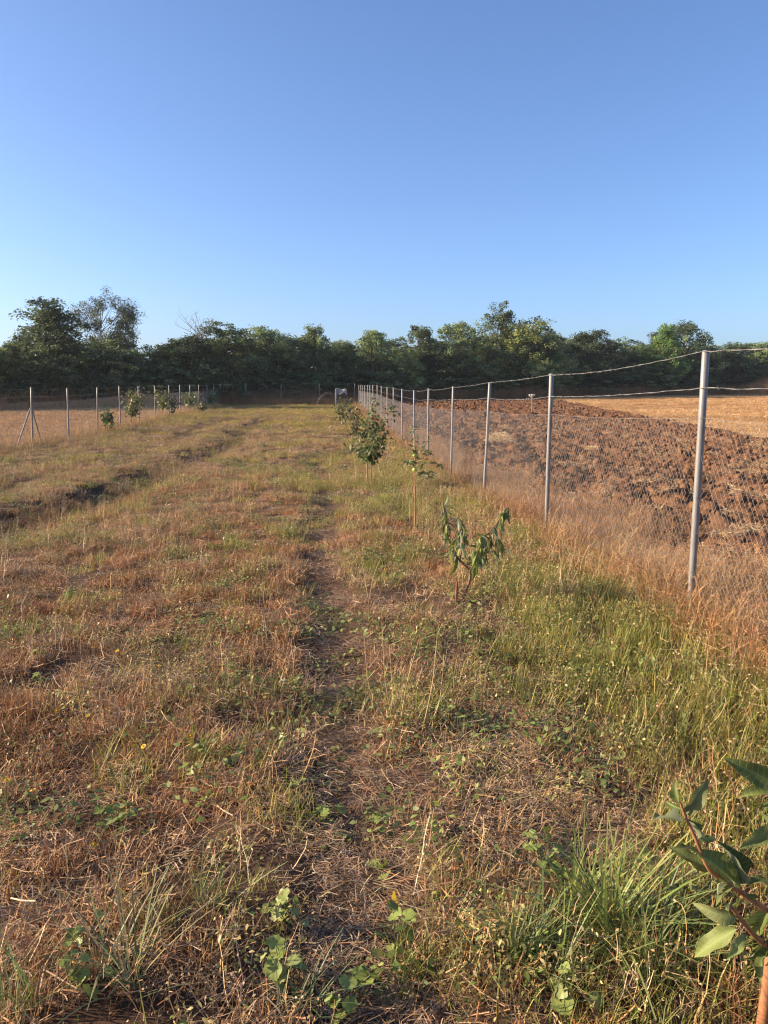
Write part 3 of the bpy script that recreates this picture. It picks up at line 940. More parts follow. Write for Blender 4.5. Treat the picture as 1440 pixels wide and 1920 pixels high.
b.add(V, np.stack([i[:-1, :-1], i[1:, :-1], i[1:, 1:], i[:-1, 1:]], -1).reshape(-1, 4))
link('draped_sheet', b.mesh('draped_sheet', M['white'], True), gate)
b = Buf()
for q in range(9):
    tt = np.linspace(0, math.pi * .95, 14)
    rr = .72 + .02 * q
    P = np.stack([-.75 + .85 * np.cos(math.pi - tt) * rr - .25, np.full(14, -.25 + .07 * q), .02 + 1.35 * np.sin(tt * .72) * rr], 1)
    tubes(b, P[None], .0035, (.5, .5, .5), 4)
for q in range(10):
    tq = q / 9 * math.pi * .95
    P = np.array([[-.75 + .85 * math.cos(math.pi - tq) * .8 - .25, -.25 + .6 * s_, .02 + 1.35 * math.sin(tq * .72) * .8] for s_ in (0, .5, 1)])
    tubes(b, P[None], .004, (.5, .5, .5), 4)
link('curled_mesh', b.mesh('curled_mesh', M['wire']), gate)

# ------------------------------------------------------------------ trees behind the field
TL = np.array([(-70, 40), (-40, 50), (-27, 60), (-11, 74), (0, 81), (12, 89), (30, 101), (60, 119), (120, 145)], float)
def on_line(u, back=0.0):
    d = ray(u, 760)[:2]; d = d / np.linalg.norm(d)
    best = None
    for A, B in zip(TL[:-1], TL[1:]):
        e = B - A
        den = d[0] * e[1] - d[1] * e[0]
        t = (A[0] * e[1] - A[1] * e[0]) / den
        s_ = (A[0] * d[1] - A[1] * d[0]) / den
        if -1e-6 <= s_ <= 1 + 1e-6 and t > 0:
            best = d * (t + back)
    return best

def crown_mesh(name, seed, n_cl, per, leaf, shape, cols, lo=.12, core=.3, clump=.062):
    """leaf faces gathered in clumps through the crown's volume; crown fits in radius .5, height 1"""
    rg = np.random.default_rng(seed)
    def ball(k):
        v = rg.normal(size=(k, 3)); return v / np.linalg.norm(v, axis=1, keepdims=True) * rg.uniform(0, 1, (k, 1)) ** .45
    nb = max(9, n_cl // 12)
    th = rg.uniform(0, 6.283, nb); zz = np.clip((np.arange(nb) + rg.uniform(0, 1, nb)) / nb, 0, 1)
    rad = shape(zz) * rg.uniform(.35, .95, nb)
    br_ = rg.uniform(.13, .21, nb) * (1 - .25 * zz)
    Bc = np.stack([np.cos(th) * rad * .42, np.sin(th) * rad * .42, lo + (1 - lo) * (.08 + .84 * zz)], 1)
    j = rg.integers(0, nb, n_cl)
    C = Bc[j] + ball(n_cl) * br_[j][:, None] * np.array([1, 1, .8])
    ncore = int(n_cl * core)
    zc = rg.uniform(0, .9, ncore); tc_ = rg.uniform(0, 6.283, ncore); rc = shape(zc) * .36 * np.sqrt(rg.uniform(0, 1, ncore))
    C[:ncore] = np.stack([np.cos(tc_) * rc, np.sin(tc_) * rc, lo + (1 - lo) * zc], 1)
    cs = rg.uniform(.6, 1.4, n_cl)
    i = np.repeat(np.arange(n_cl), per); n = len(i)
    sp = clump * cs[i]
    P = C[i] + ball(n) * np.stack([sp, sp, sp * .7], 1)
    cc = np.asarray(cols)[rg.integers(0, len(cols), n_cl)] * (1 + .2 * rg.normal(size=(n_cl, 1)))
    col = np.clip(cc[i] * (1 + .2 * rg.normal(size=(n, 1))), .008, .5)
    nn = nrm(rg.normal(size=(n, 3)) + np.array([0, 0, .7]) + nrm(P - np.array([0, 0, .5])) * .6)
    a = nrm(np.cross(nn, rg.normal(size=(n, 3)))); b_ = np.cross(nn, a)
    L = leaf * rg.uniform(.6, 1.4, n)[:, None]
    V = np.stack([P - a * L * .6, P + b_ * L * .38, P + a * L * .6, P - b_ * L * .38], 1).reshape(-1, 3)
    F = np.arange(n * 4).reshape(n, 4)
    b = Buf(); b.add(V, F, np.repeat(col, 4, 0))
    return b.mesh(name, M['leaf']), C

def trunk_mesh(C, seed, top=.9, r0=.022, nb=26):
    rg = np.random.default_rng(seed + 500)
    b = Buf()
    k = 9; t = np.linspace(0, 1, k)
    P = np.stack([.03 * np.sin(t * 4 + seed), .03 * np.cos(t * 3 + seed), -.02 + top * t], 1)
    tubes(b, P[None], np.linspace(r0, r0 * .15, k)[None], (.1, .08, .06), 7)
    for j in rg.choice(len(C), min(nb, len(C)), replace=False):
        z = min(max(.1, C[j][2] - .25 * rg.uniform(.5, 1.2)), top * .9)
        s = np.array([np.interp(z, P[:, 2], P[:, 0]), np.interp(z, P[:, 2], P[:, 1]), z])
        m = .5 * (s + C[j]) + np.array([0, 0, -.02])
        tubes(b, polyline([s, m, C[j]], 6)[None], np.linspace(r0 * .42, r0 * .1, 6)[None], (.1, .08, .06), 4)
    return b.mesh('trunk', M['bark'], True)

dome = lambda z: np.clip(np.sin(np.clip(z * .93 + .09, 0, 1) * math.pi) ** .55, .15, 1)
egg = lambda z: np.clip(np.sin(np.clip(z * .9 + .12, 0, 1) * math.pi) ** .8, .08, 1) * (1.1 - .45 * z)
tall = lambda z: np.clip(np.sin(np.clip(z * .88 + .12, 0, 1) * math.pi) ** .7, .1, 1) * (.75 + .3 * np.sin(z * 7))
fan = lambda z: .25 + .8 * np.sin(np.clip(z * .75 + .12, 0, 1) * math.pi)
DK = [(0.093, 0.118, 0.053), (0.115, 0.143, 0.062), (0.078, 0.099, 0.049)]
MD = [(0.174, 0.223, 0.088), (0.223, 0.272, 0.107), (0.137, 0.179, 0.073)]
YG = [(0.332, 0.37, 0.118), (0.41, 0.43, 0.137), (0.254, 0.302, 0.097)]  # yellow-green of sunlit crowns, the sunlight put into the leaf colour
BG = [(0.173, 0.274, 0.065), (0.23, 0.331, 0.079), (0.13, 0.209, 0.058)]
PG = [(0.18, 0.198, 0.108), (0.144, 0.156, 0.084), (0.102, 0.12, 0.066)]
BRN = [(.11, .085, .04), (.09, .085, .035), (.13, .10, .05)]
KIND = {}
def kind(nm, seeds, n_cl, per, leaf, shape, cols, **kw):
    out = []
    for s in seeds:
        nb = kw.get('nb', 26)
        cm, C = crown_mesh('crown', s, n_cl, per, leaf, shape, cols, lo=kw.get('lo', .12), core=kw.get('core', .3), clump=kw.get('clump', .062))
        out.append((cm, trunk_mesh(C, s, kw.get('top', .88), kw.get('r0', .02), nb)))
    KIND[nm] = out
kind('oak', [1], 420, 60, .017, egg, DK, lo=.05)
kind('dark', [2, 3, 4], 260, 58, .018, dome, DK + MD[:1], lo=.03)
kind('mid', [5, 6, 7], 290, 58, .018, dome, MD, lo=.03)
kind('tallm', [8, 9], 260, 56, .017, egg, MD + DK[1:2], lo=.05)
kind('yel', [10, 11], 270, 58, .018, dome, YG + MD[:1], lo=.04)
kind('bright', [12], 230, 54, .021, egg, BG, lo=.04)
kind('airy', [13], 150, 150, .011, fan, PG, lo=.42, nb=50, r0=.008, top=.8, core=.25, clump=.08)
kind('shrub', [14, 15, 16], 110, 56, .036, dome, DK + MD, lo=.02)
kind('brown', [17], 140, 50, .022, dome, BRN + MD[:1], lo=.05)

LBL = {
    'dark': ('dense dark green tree', 'dark hedgerow trees'),
    'mid': ('mid green bushy tree', 'mid green hedgerow trees'),
    'tallm': ('upright mid green tree', 'upright hedgerow trees'),
    'yel': ('yellow-green tree with sunlight put into its leaf colour', 'yellow-green trees'),
    'shrub': ('dark shrub under the trees', 'shrubs at the foot of the trees'),
    'brown': ('olive brown bush with turning leaves', 'olive brown bushes'),
}
cnt = {}
def tree(kd, u, topv, wpx, back=0.0, label=None, name='hedgerow_tree', cat='tree'):
    p = on_line(u, back)
    if p is None:
        return
    z0 = T(p[0], p[1])
    d = ray(u, topv); hd = math.hypot(*p)
    ztop = CAMZ + d[2] / math.hypot(d[0], d[1]) * hd
    H = ztop - z0
    dep = depth_of((p[0], p[1], z0 + H / 2))
    Wd = wpx / 1440 * dep
    i = cnt.get(kd, 0); cnt[kd] = i + 1
    cm, tm = KIND[kd][i % len(KIND[kd])]
    lab, grp = (label, None) if label else LBL[kd]
    if not label:
        zone = 0 if u < 300 else 1 if u < 690 else 2 if u < 1050 else 3
        place = ('behind the golden stubble beyond the braced fence', 'behind the fence closing the far end', 'behind the ploughed strip', 'behind the golden stubble past the ploughed strip')[zone]
        size = ('tall ' if topv < 613 else 'middling ' if topv < 645 else 'low ') if kd != 'shrub' else ''
        lab = size + LBL[kd][0] + ' ' + place
        grp = LBL[kd][1] + ' ' + place
    root = thing(name, (p[0], p[1], z0 - .05), lab, cat, grp, rz=rng.uniform(0, 6.28))
    s = Wd / .66
    for nm, me in (('trunk', tm), ('crown', cm)):
        o = link(nm, me, root)
        o.scale = (s, s * rng.uniform(.85, 1.15), H * (1.0 if kd != 'airy' else 1.0))
    return root

tree('oak', 106, 562, 185, -1.0, 'large round dark oak standing tallest beside the airy pale tree')
tree('airy', 200, 552, 110, 5, 'slim airy pale tree with sky showing between its branches, behind the dark oak')
front = [('mid', -150, 600, 150), ('dark', -70, 615, 130), ('yel', -5, 640, 90), ('mid', 30, 632, 100), ('dark', 205, 628, 120), ('tallm', 257, 650, 60), ('mid', 312, 648, 100),
         ('dark', 355, 622, 120), ('mid', 425, 600, 140), ('mid', 500, 604, 120), ('tallm', 592, 603, 85), ('dark', 555, 640, 90), ('mid', 640, 632, 80),
         ('tallm', 700, 612, 110), ('mid', 745, 648, 60), ('dark', 785, 602, 80), ('mid', 762, 660, 80), ('mid', 858, 596, 110), ('dark', 820, 640, 90),
         ('dark', 935, 570, 100), ('yel', 990, 588, 120), ('yel', 1035, 620, 80), ('dark', 1105, 612, 110), ('mid', 1150, 632, 80), ('dark', 1275, 598, 105),
         ('mid', 1205, 640, 90), ('brown', 1335, 642, 90), ('dark', 1365, 655, 90), ('mid', 1415, 636, 70), ('mid', 1450, 655, 110), ('dark', 1520, 620, 120), ('mid', 1620, 610, 150),
         ('yel', 905, 640, 90), ('yel', 870, 655, 90), ('yel', 765, 650, 60), ('yel', 1010, 640, 110), ('mid', 560, 625, 90), ('dark', 1060, 650, 100), ('mid', 400, 650, 120), ('dark', 470, 640, 120), ('dark', 660, 660, 100), ('dark', 150, 640, 140), ('dark', 60, 650, 120),
         ('dark', 270, 665, 120), ('dark', 720, 665, 100), ('dark', 1180, 660, 110), ('dark', 1310, 665, 110)]
for j, (kd, u, v, wp) in enumerate(front):
    tree(kd, u, v, wp, back=rng.uniform(0, 3.5) + (-2.0 if kd == 'yel' else 0 if j < 33 else 2.0))
tree('bright', 1238, 602, 90, -1.5, 'bright green leafy tree catching the sun in the tree line behind the golden stubble')
for u in np.arange(-180, 1640, 50):
    tv = float(np.interp(u, [-180, 0, 60, 210, 270, 330, 400, 560, 760, 900, 1150, 1220, 1440, 1640], [640, 650, 620, 630, 668, 640, 622, 632, 640, 612, 630, 636, 650, 640]))
    tree('dark' if rng.uniform() < .5 else 'mid', u + rng.uniform(-15, 15), tv + rng.uniform(-10, 14), 110, back=5 + rng.uniform(0, 3))
for u in np.arange(-190, 1660, 44):
    tree('shrub', u + rng.uniform(-12, 12), 700 + rng.uniform(-18, 14), 85, back=-2.0 + rng.uniform(-.6, 1.2), name='hedgerow_shrub', cat='shrub')

# bare dead branches above the crowns
p = on_line(385, 1.0); z0 = T(*p)
dead = thing('dead_tree', (p[0], p[1], z0), 'bare dead tree with leafless grey twigs poking above the crowns', 'tree')
b = Buf(); hd = math.hypot(*p)
def hz(v, u=385):
    d = ray(u, v); return CAMZ + d[2] / math.hypot(d[0], d[1]) * hd - z0
top = hz(585)
P0 = polyline([(0, 0, 0), (.1, 0, top * .5), (-.1, 0, top * .75)], 6)
tubes(b, P0[None], np.linspace(.08, .04, 6)[None], (.2, .18, .16), 7)
link('trunk', b.mesh('trunk', M['bark'], True), dead)
b = Buf()
for q in range(11):
    s_ = P0[-1] - np.array([0, 0, rng.uniform(0, .8)])
    e = s_ + np.array([rng.uniform(-2.6, 1.8), rng.uniform(-1, 1), rng.uniform(.8, top * .32)])
    mid = .5 * (s_ + e) + rng.normal(0, .15, 3)
    B_ = polyline([s_, mid, e], 8)
    tubes(b, B_[None], np.linspace(.028, .008, 8)[None], (.2, .18, .16), 4)
    for _ in range(5):
        i = rng.integers(3, 8); f_ = B_[i] + np.array([rng.normal(0, .35), rng.normal(0, .3), rng.uniform(.2, .8)])
        tubes(b, polyline([B_[i], f_], 4)[None], np.linspace(.013, .006, 4)[None], (.2, .18, .16), 3)
link('branches', b.mesh('branches', mat_plain('dead_wood', (.30, .25, .21), .9)), dead)

# dry weeds at the foot of the trees and the dry grass bank
pp = []
for A, B in zip(TL[:-1], TL[1:]):
    n = int(np.linalg.norm(B - A) * 16)
    t = rng.uniform(0, 1, n)[:, None]
    e = nrm((B - A)[None])[0]
    pp.append(A + (B - A) * t + np.array([e[1], -e[0]]) * rng.normal(3.4, .9, n)[:, None])
p = np.concatenate(pp); n = len(p)
scatter('dry_undergrowth', 'dry brown undergrowth at the foot of the tree line', 'weeds', PR['tallweed'], lay(p), np.stack([3 + 0 * p[:, 0], 3 + 0 * p[:, 0], 1.6 + 1.4 * rng.uniform(size=n)], 1), tint_of(n, (.75, .62, .55), .2))
c0 = on_line(1425, -8.0)
p = c0 + np.stack([rng.normal(0, 4.5, 1500), rng.normal(0, 1.6, 1500)], 1) + np.array([2.5, 0]); n = len(p)
hn = 2.0 + 1.6 * np.exp(-((p[:, 0] - c0[0] - 2.5) / 4.0) ** 2)
scatter('dry_grass_bank', 'bank of tall golden dry grass before the trees beyond the stubble', 'grass', PR['tallweed'], lay(p), np.stack([3 + 0 * hn, 3 + 0 * hn, hn * 1.25], 1), tint_of(n, (1.25, 1.05, .85), .12))

# ------------------------------------------------------------------ orchard saplings
def leaf_mesh(name, L, W, fold, curl, wave, col, mat, K=7):
    """a pointed leaf along +X, its face up +Z, with a midrib fold and a drooping tip"""
    t = np.linspace(0, 1, K)
    w = W * np.sin(np.pi * np.clip(t, 0, 1) ** .8) ** .85 * .5
    w[0] = .03 * W; w[-1] = .01 * W
    ang = curl * t
    x = np.cumsum(np.concatenate([[0], np.cos((ang[1:] + ang[:-1]) / 2)])) * L / (K - 1)
    z = -np.cumsum(np.concatenate([[0], np.sin((ang[1:] + ang[:-1]) / 2)])) * L / (K - 1)
    ph = rng.uniform(0, 6)
    V = []
    for k in range(K):
        lift = fold * w[k]
        V += [(x[k], -w[k], z[k] + lift + wave * math.sin(t[k] * 11 + ph) * w[k]), (x[k], -w[k] * .5, z[k] + lift * .45), (x[k], 0, z[k]), (x[k], w[k] * .5, z[k] + lift * .45), (x[k], w[k], z[k] + lift + wave * math.sin(t[k] * 12 + ph + 2) * w[k])]
    F = [[k * 5 + j, k * 5 + j + 1, k * 5 + j + 6, k * 5 + j + 5] for k in range(K - 1) for j in range(4)]
    F = [[a, d, c, b] for a, b, c, d in F]
    b = Buf(); C = np.tile(np.asarray(col, float), (len(V), 1)); C[2::5] *= 1.25
    b.add(V, np.array(F), C)
    me = b.mesh(name, mat, True)
    return me

def flip_check(me):
    # make the face normals point up (+Z)
    if sum(p.normal.z for p in me.polygons) < 0:
        me.flip_normals()
    return me

def place_leaf(me, root, base, tip, roll, scale_len, face=None, droop=0):
    base = Vector(base); d = Vector(tip) - base
    L = d.length
    x = d.normalized()
    up = Vector(face) if face is not None else Vector((0, 0, 1))
    y = up.cross(x)
    if y.length < 1e-3:
        y = Vector((0, 1, 0))
    y.normalize(); z = x.cross(y)
    m = Matrix((x, y, z)).transposed().to_4x4()
    m = m @ Matrix.Rotation(roll, 4, 'X')
    o = link('leaf', me, root)
    m.translation = base - root.location
    s = L / scale_len
    o.matrix_local = m @ Matrix.Diagonal((s, s, s, 1))
    return o

def stems(buf, lst, root, sides=7):
    for pts_, r0, r1 in lst:
        P = polyline(pts_, max(6, len(pts_) * 3))
        tubes(buf, (P - root)[None], np.linspace(r0, r1, len(P))[None], (.3, .12, .05), sides)

APL = [flip_check(leaf_mesh('apple_leaf', .1, .033, f, c, wv, col, M['aleaf'], 13)) for f, c, wv, col in
       ((.7, .5, .35, (.12, .145, .035)), (1.3, .9, .35, (.135, .16, .04)), (.5, .5, .4, (.17, .195, .055)), (1.6, .7, .3, (.10, .125, .032)), (.9, 1.3, .4, (.20, .215, .075)))]
PCH = [flip_check(leaf_mesh('peach_leaf', .12, .027, f, c, .1, col, M['fleaf'], 8)) for f, c, col in
       ((.4, .9, (.19, .22, .045)), (.7, .5, (.15, .185, .04)), (.5, 1.3, (.25, .255, .065)))]

# apple sapling at the corner
D0 = 1.88
gb = ground_at(1425, 1958)
root = thing('apple_sapling', gb, 'young apple sapling with orange bark and large curled leaves', 'sapling', 'sapling row beside the path')
def A_(u, v, off=0.0):
    # depth of the upright through the foot, nudged towards or away from the camera
    d = ray(u, v); h = d[0] * math.sin(YAW) + d[1] * math.cos(YAW)
    t = (gb[0] * math.sin(YAW) + gb[1] * math.cos(YAW) + off) / h
    return CAMP + d * t
b = Buf()
g0 = np.array(gb)
stems(b, [([g0 - np.array([0, 0, .05]), A_(1432, 1900), A_(1441, 1830), A_(1452, 1740), A_(1468, 1600), A_(1482, 1470), A_(1490, 1380)], .0165, .005),
          ([A_(1447, 1780), A_(1420, 1760, -.03), A_(1398, 1735, -.05), A_(1367, 1694, -.07)], .008, .004),
          ([A_(1455, 1720), A_(1400, 1680, -.04), A_(1365, 1655, -.06), A_(1328, 1633, -.08), A_(1312, 1590, -.08), A_(1297, 1555, -.08), A_(1281, 1525, -.08), A_(1276, 1505, -.08)], .008, .003),
          ([A_(1466, 1620), A_(1455, 1560, -.03), A_(1450, 1500, -.03)], .006, .003)], g0, 9)
link('trunk', b.mesh('trunk', M['twig'], True), root)
LV = [(1278, 1543, 1222, 1515, 0), (1280, 1518, 1243, 1503, 3), (1275, 1508, 1257, 1460, 1), (1285, 1523, 1332, 1482, 4), (1292, 1530, 1315, 1493, 3),
      (1310, 1572, 1296, 1530, 3), (1308, 1574, 1347, 1572, 2), (1327, 1635, 1264, 1583, 2), (1308, 1597, 1266, 1580, 0), (1387, 1660, 1326, 1592, 0), (1388, 1655, 1376, 1580, 3),
      (1367, 1655, 1331, 1610, 4), (1388, 1653, 1425, 1648, 2), (1373, 1655, 1320, 1668, 4), (1377, 1662, 1335, 1688, 2), (1462, 1474, 1381, 1432, 0), (1462, 1492, 1398, 1473, 1),
      (1460, 1492, 1424, 1518, 0), (1470, 1545, 1418, 1527, 2), (1452, 1548, 1401, 1590, 2), (1381, 1742, 1291, 1788, 2), (1380, 1722, 1310, 1712, 4), (1396, 1751, 1369, 1798, 2),
      (1442, 1704, 1400, 1770, 3), (1442, 1757, 1407, 1812, 0), (1440, 1786, 1412, 1832, 1), (1398, 1678, 1428, 1690, 3), (1402, 1746, 1414, 1718, 2), (1372, 1690, 1352, 1715, 4),
      (1450, 1660, 1408, 1640, 0), (1475, 1430, 1430, 1400, 1), (1484, 1400, 1530, 1370, 2), (1478, 1520, 1540, 1500, 3), (1462, 1640, 1530, 1620, 0), (1455, 1730, 1520, 1740, 2), (1470, 1600, 1440, 1570, 4), (1488, 1390, 1470, 1340, 0)]
for j, (u0, v0, u1, v1, q) in enumerate(LV):
    off = -.07 if u0 < 1400 else -.02
    bs = A_(u0, v0, off); tp = A_(u1, v1, off + rng.uniform(-.05, .03))
    fc = (-.1 + rng.normal(0, .3), -.55 + rng.normal(0, .25), .8)
    o = place_leaf(APL[q], root, bs, tp, rng.normal(0, .7), .095, fc)

# peach sapling with drooping leaves
gb = ground_at(862, 1128); dp = depth_of(gb)
root = thing('peach_sapling', gb, 'low leaning peach sapling with long drooping leaves and red stem', 'sapling', 'sapling row beside the path')
def Q(u, v, off=0.0):
    d = ray(u, v); t = (gb[1] + off) / d[1]
    return CAMP + d * t
br = [[gb - np.array([0, 0, .05]), Q(880, 1092), Q(885, 1070), Q(874, 1062), Q(860, 1050), Q(848, 1030), Q(838, 1000), Q(834, 965), Q(830, 938)],
      [Q(884, 1072), Q(896, 1035, -.05), Q(912, 1002, -.1), Q(934, 980, -.1), Q(944, 955, -.1), Q(957, 948, -.1)],
      [Q(862, 1052), Q(868, 1015, .08), Q(866, 985, .1), Q(862, 972, .1)],
      [Q(896, 1035, -.05), Q(918, 1010, -.18), Q(940, 1012, -.2)],
      [Q(885, 1068), Q(893, 1045, -.12), Q(900, 1015, -.2), Q(903, 1000, -.22)], [Q(848, 1030), Q(856, 1005, -.1), Q(866, 985, -.12)], [Q(884, 1060), Q(905, 1040, .15), Q(930, 1030, .2), Q(948, 1028, .22)]]
b = Buf()
stems(b, [(br[0], .012, .004), (br[1], .007, .003), (br[2], .006, .003), (br[3], .005, .002), (br[4], .005, .002), (br[5], .004, .002), (br[6], .004, .002)], np.array(gb))
stems(b, [([gb + np.array([-.03, .0, -.05]), Q(857, 1090)], .011, .009)], np.array(gb))
link('trunk', b.mesh('trunk', mat_plain('peach_bark', (.24, .085, .05), .6, nscale=40), True), root)
for bi, num, k0 in ((0, 38, .5), (1, 60, .1), (2, 28, .2), (3, 28, .1), (4, 36, .1), (5, 18, .1), (6, 24, .3)):
    P = polyline(br[bi], 40)
    for q in range(num):
        i = int((k0 + (1 - k0) * rng.uniform()) * 39)
        s_ = P[i]
        a = rng.uniform(0, 6.283)
        e = s_ + np.array([math.cos(a) * rng.uniform(.03, .1), math.sin(a) * rng.uniform(.03, .09), -rng.uniform(.0, .14)]) * rng.uniform(.8, 1.15)
        if q % 5 == 0:
            e = s_ + np.array([math.cos(a) * .08, math.sin(a) * .08, rng.uniform(.0, .07)])
        place_leaf(PCH[q % 3], root, s_, e, rng.normal(0, .5), .115, (math.cos(a), math.sin(a), .5))

# apple sapling with three pale fruits
gb = ground_at(778, 992)
root = thing('apple_sapling', gb, 'slim young apple tree with bare lower stem and pale green apples', 'sapling', 'sapling row beside the path')
stemp = [gb - np.array([0, 0, .05]), Q(779, 940), Q(777, 900), Q(778, 870), Q(780, 835), Q(776, 810), Q(772, 796)]
br = [[Q(778, 880), Q(795, 868, .05), Q(815, 868, .1), Q(829, 874, .1)], [Q(778, 885), Q(800, 886, -.1), Q(818, 892, -.15)], [Q(779, 860), Q(792, 845, .1), Q(802, 825, .15), Q(806, 800, .15)],
      [Q(779, 850), Q(768, 840, -.1), Q(760, 822, -.12)], [Q(778, 872), Q(768, 868, -.05), Q(760, 868, -.08)], [Q(779, 868), Q(798, 860, -.15), Q(810, 845, -.2)], [Q(778, 880), Q(790, 895, .2), Q(806, 900, .25)]]
b = Buf()
stems(b, [(stemp, .011, .003)] + [(x_, .005, .002) for x_ in br], np.array(gb))
link('trunk', b.mesh('trunk', mat_plain('apple_bark', (.30, .15, .06), .6, nscale=40), True), root)
for P, num, k0 in [(polyline(stemp, 40), 26, .66)] + [(polyline(x_, 30), 12, .25) for x_ in br]:
    for q in range(num):
        s_ = P[int((k0 + (1 - k0) * rng.uniform()) * (len(P) - 1))]
        a = rng.uniform(0, 6.283)
        e = s_ + np.array([math.cos(a), math.sin(a) * .8, rng.uniform(-.7, .7)]) * rng.uniform(.06, .10)
        place_leaf(APL[rng.integers(0, 5)], root, s_, e, rng.normal(0, .4), .1, (rng.normal(0, .3), rng.normal(0, .3), 1))
bm = bmesh.new(); bmesh.ops.create_uvsphere(bm, u_segments=14, v_segments=9, radius=.033)
for v_ in bm.verts:
    r_ = math.hypot(v_.co.x, v_.co.y)
    v_.co.z *= .93
    v_.co.z -= .012 * math.exp(-(r_ / .011) ** 2) * (1 if v_.co.z > 0 else -1)
for f in bm.faces: f.smooth = True
fm = bpy.data.meshes.new('fruit'); bm.to_mesh(fm); bm.free(); fm.materials.append(M['apple'])
for u, v in ((778, 853), (771.5, 867), (778, 880)):
    o = link('fruit', fm, root); o.location = tuple(Q(u, v, -.05) - np.array(gb))

def leafy_sapling(gb, label, stem_pts, branches, nleaf, lsz, cols, name='fruit_sapling', group='sapling row beside the path', extra=None, stake=None, r0=.014, sp=.06):
    root = thing(name, gb, label, 'sapling', group)
    b = Buf()
    stems(b, [(stem_pts, r0, r0 * .3)] + [(x_, r0 * .5, r0 * .18) for x_ in branches], np.array(gb), 6)
    link('trunk', b.mesh('trunk', M['twig'], True), root)
    if stake is not None:
        b = Buf(); tubes(b, (polyline(stake, 4) - np.array(gb))[None], .012, (.4, .3, .2), 6)
        link('stake', b.mesh('stake', mat_plain('stake_wood', (.34, .21, .12), .8)), root)
    b = Buf()
    tot = sum(np.linalg.norm(np.diff(np.array(x_), axis=0), axis=1).sum() for x_ in branches)
    for x_ in branches:
        P = polyline(x_, 24)
        n = int(nleaf * np.linalg.norm(np.diff(np.array(x_), axis=0), axis=1).sum() / tot)
        i = (rng.uniform(.12, 1, n) * 23).astype(int)
        c = P[i] - np.array(gb) + rng.normal(0, sp, (n, 3))
        d = nrm(rng.normal(size=(n, 3)) + np.array([0, 0, -.25])); L = lsz * rng.uniform(.6, 1.25, n)
        s = nrm(np.cross(d, np.array([0, 0, 1.]) + .5 * rng.normal(size=(n, 3))))
        up = np.cross(s, d)
        PP = c[:, None] + d[:, None] * (L[:, None] * np.array([0, .35, .7, 1.0]))[:, :, None] - np.array([0, 0, 1.]) * (L[:, None] * np.array([0, .02, .1, .22]))[:, :, None]
        ribbons(b, PP, (L * .55)[:, None] * np.array([[.25, 1, .8, .08]]), s, pick(cols, n, .25))
    link('foliage', b.mesh('foliage', M['green1']), root, kind='stuff')
    if extra:
        extra(root)
    return root

OLV = [(.10, .13, .04), (.075, .10, .034), (.14, .165, .06), (.18, .20, .085)]
gb = ground_at(697, 914)
def QQ(u, v, off=0.0):
    d = ray(u, v); t = (gb[1] + off) / d[1]
    return CAMP + d * t
tips = [(660, 815), (655, 828), (670, 800), (680, 785), (690, 775), (698, 745), (703, 748), (708, 770), (715, 790), (722, 805), (724, 820), (712, 830), (668, 840), (684, 838), (720, 790), (694, 800), (706, 800), (700, 820)]
brs = [[QQ(696, 866), QQ(.5 * (696 + u), .45 * v + .55 * 866, o_), QQ(u, v, o_ * 2)] for (u, v), o_ in zip(tips, rng.uniform(-.25, .25, 30))]
arch = [QQ(712, 800), QQ(722, 770, .1), QQ(732, 762, .1), QQ(739, 764, .1), QQ(737, 778, .1), QQ(731, 790, .1)]
brs.append(arch)
leafy_sapling(gb, 'bushy young fruit tree with dense dark crown and thin stake', [gb - np.array([0, 0, .05]), QQ(696, 880), QQ(696, 862)], brs, 1150, .075, OLV,
              stake=[QQ(689, 905, .1), QQ(688, 865, .1)], sp=.045)
gb = ground_at(668, 838)
brs = [[QQ(668, 815), QQ(.5 * (668 + u), .5 * v + 400, o_), QQ(u, v, o_)] for (u, v), o_ in zip([(655, 750), (650, 765), (662, 742), (668, 755), (672, 770), (660, 775), (655, 790), (676, 765), (647, 755), (664, 790)], rng.uniform(-.4, .4, 30))]
leafy_sapling(gb, 'sparse olive fruit sapling standing behind the bushy one', [gb - np.array([0, 0, .05]), QQ(668, 825), QQ(667, 800)], brs, 420, .09, [(.12, .12, .05), (.09, .10, .04), (.15, .12, .06), (.07, .09, .035)], sp=.08)
gb = ground_at(641, 800)
brs = [[QQ(641, 785), QQ(641 + (u - 641) * .5, .5 * v + 392, o_), QQ(u, v, o_)] for (u, v), o_ in zip([(632, 755), (640, 745), (648, 752), (636, 765), (652, 765), (645, 760)], rng.uniform(-.4, .4, 30))]
leafy_sapling(gb, 'small grey-green sapling near the far end of the path row', [gb - np.array([0, 0, .05]), QQ(641, 790), QQ(641, 775)], brs, 300, .12, [(.12, .14, .06), (.09, .11, .05)], sp=.14)

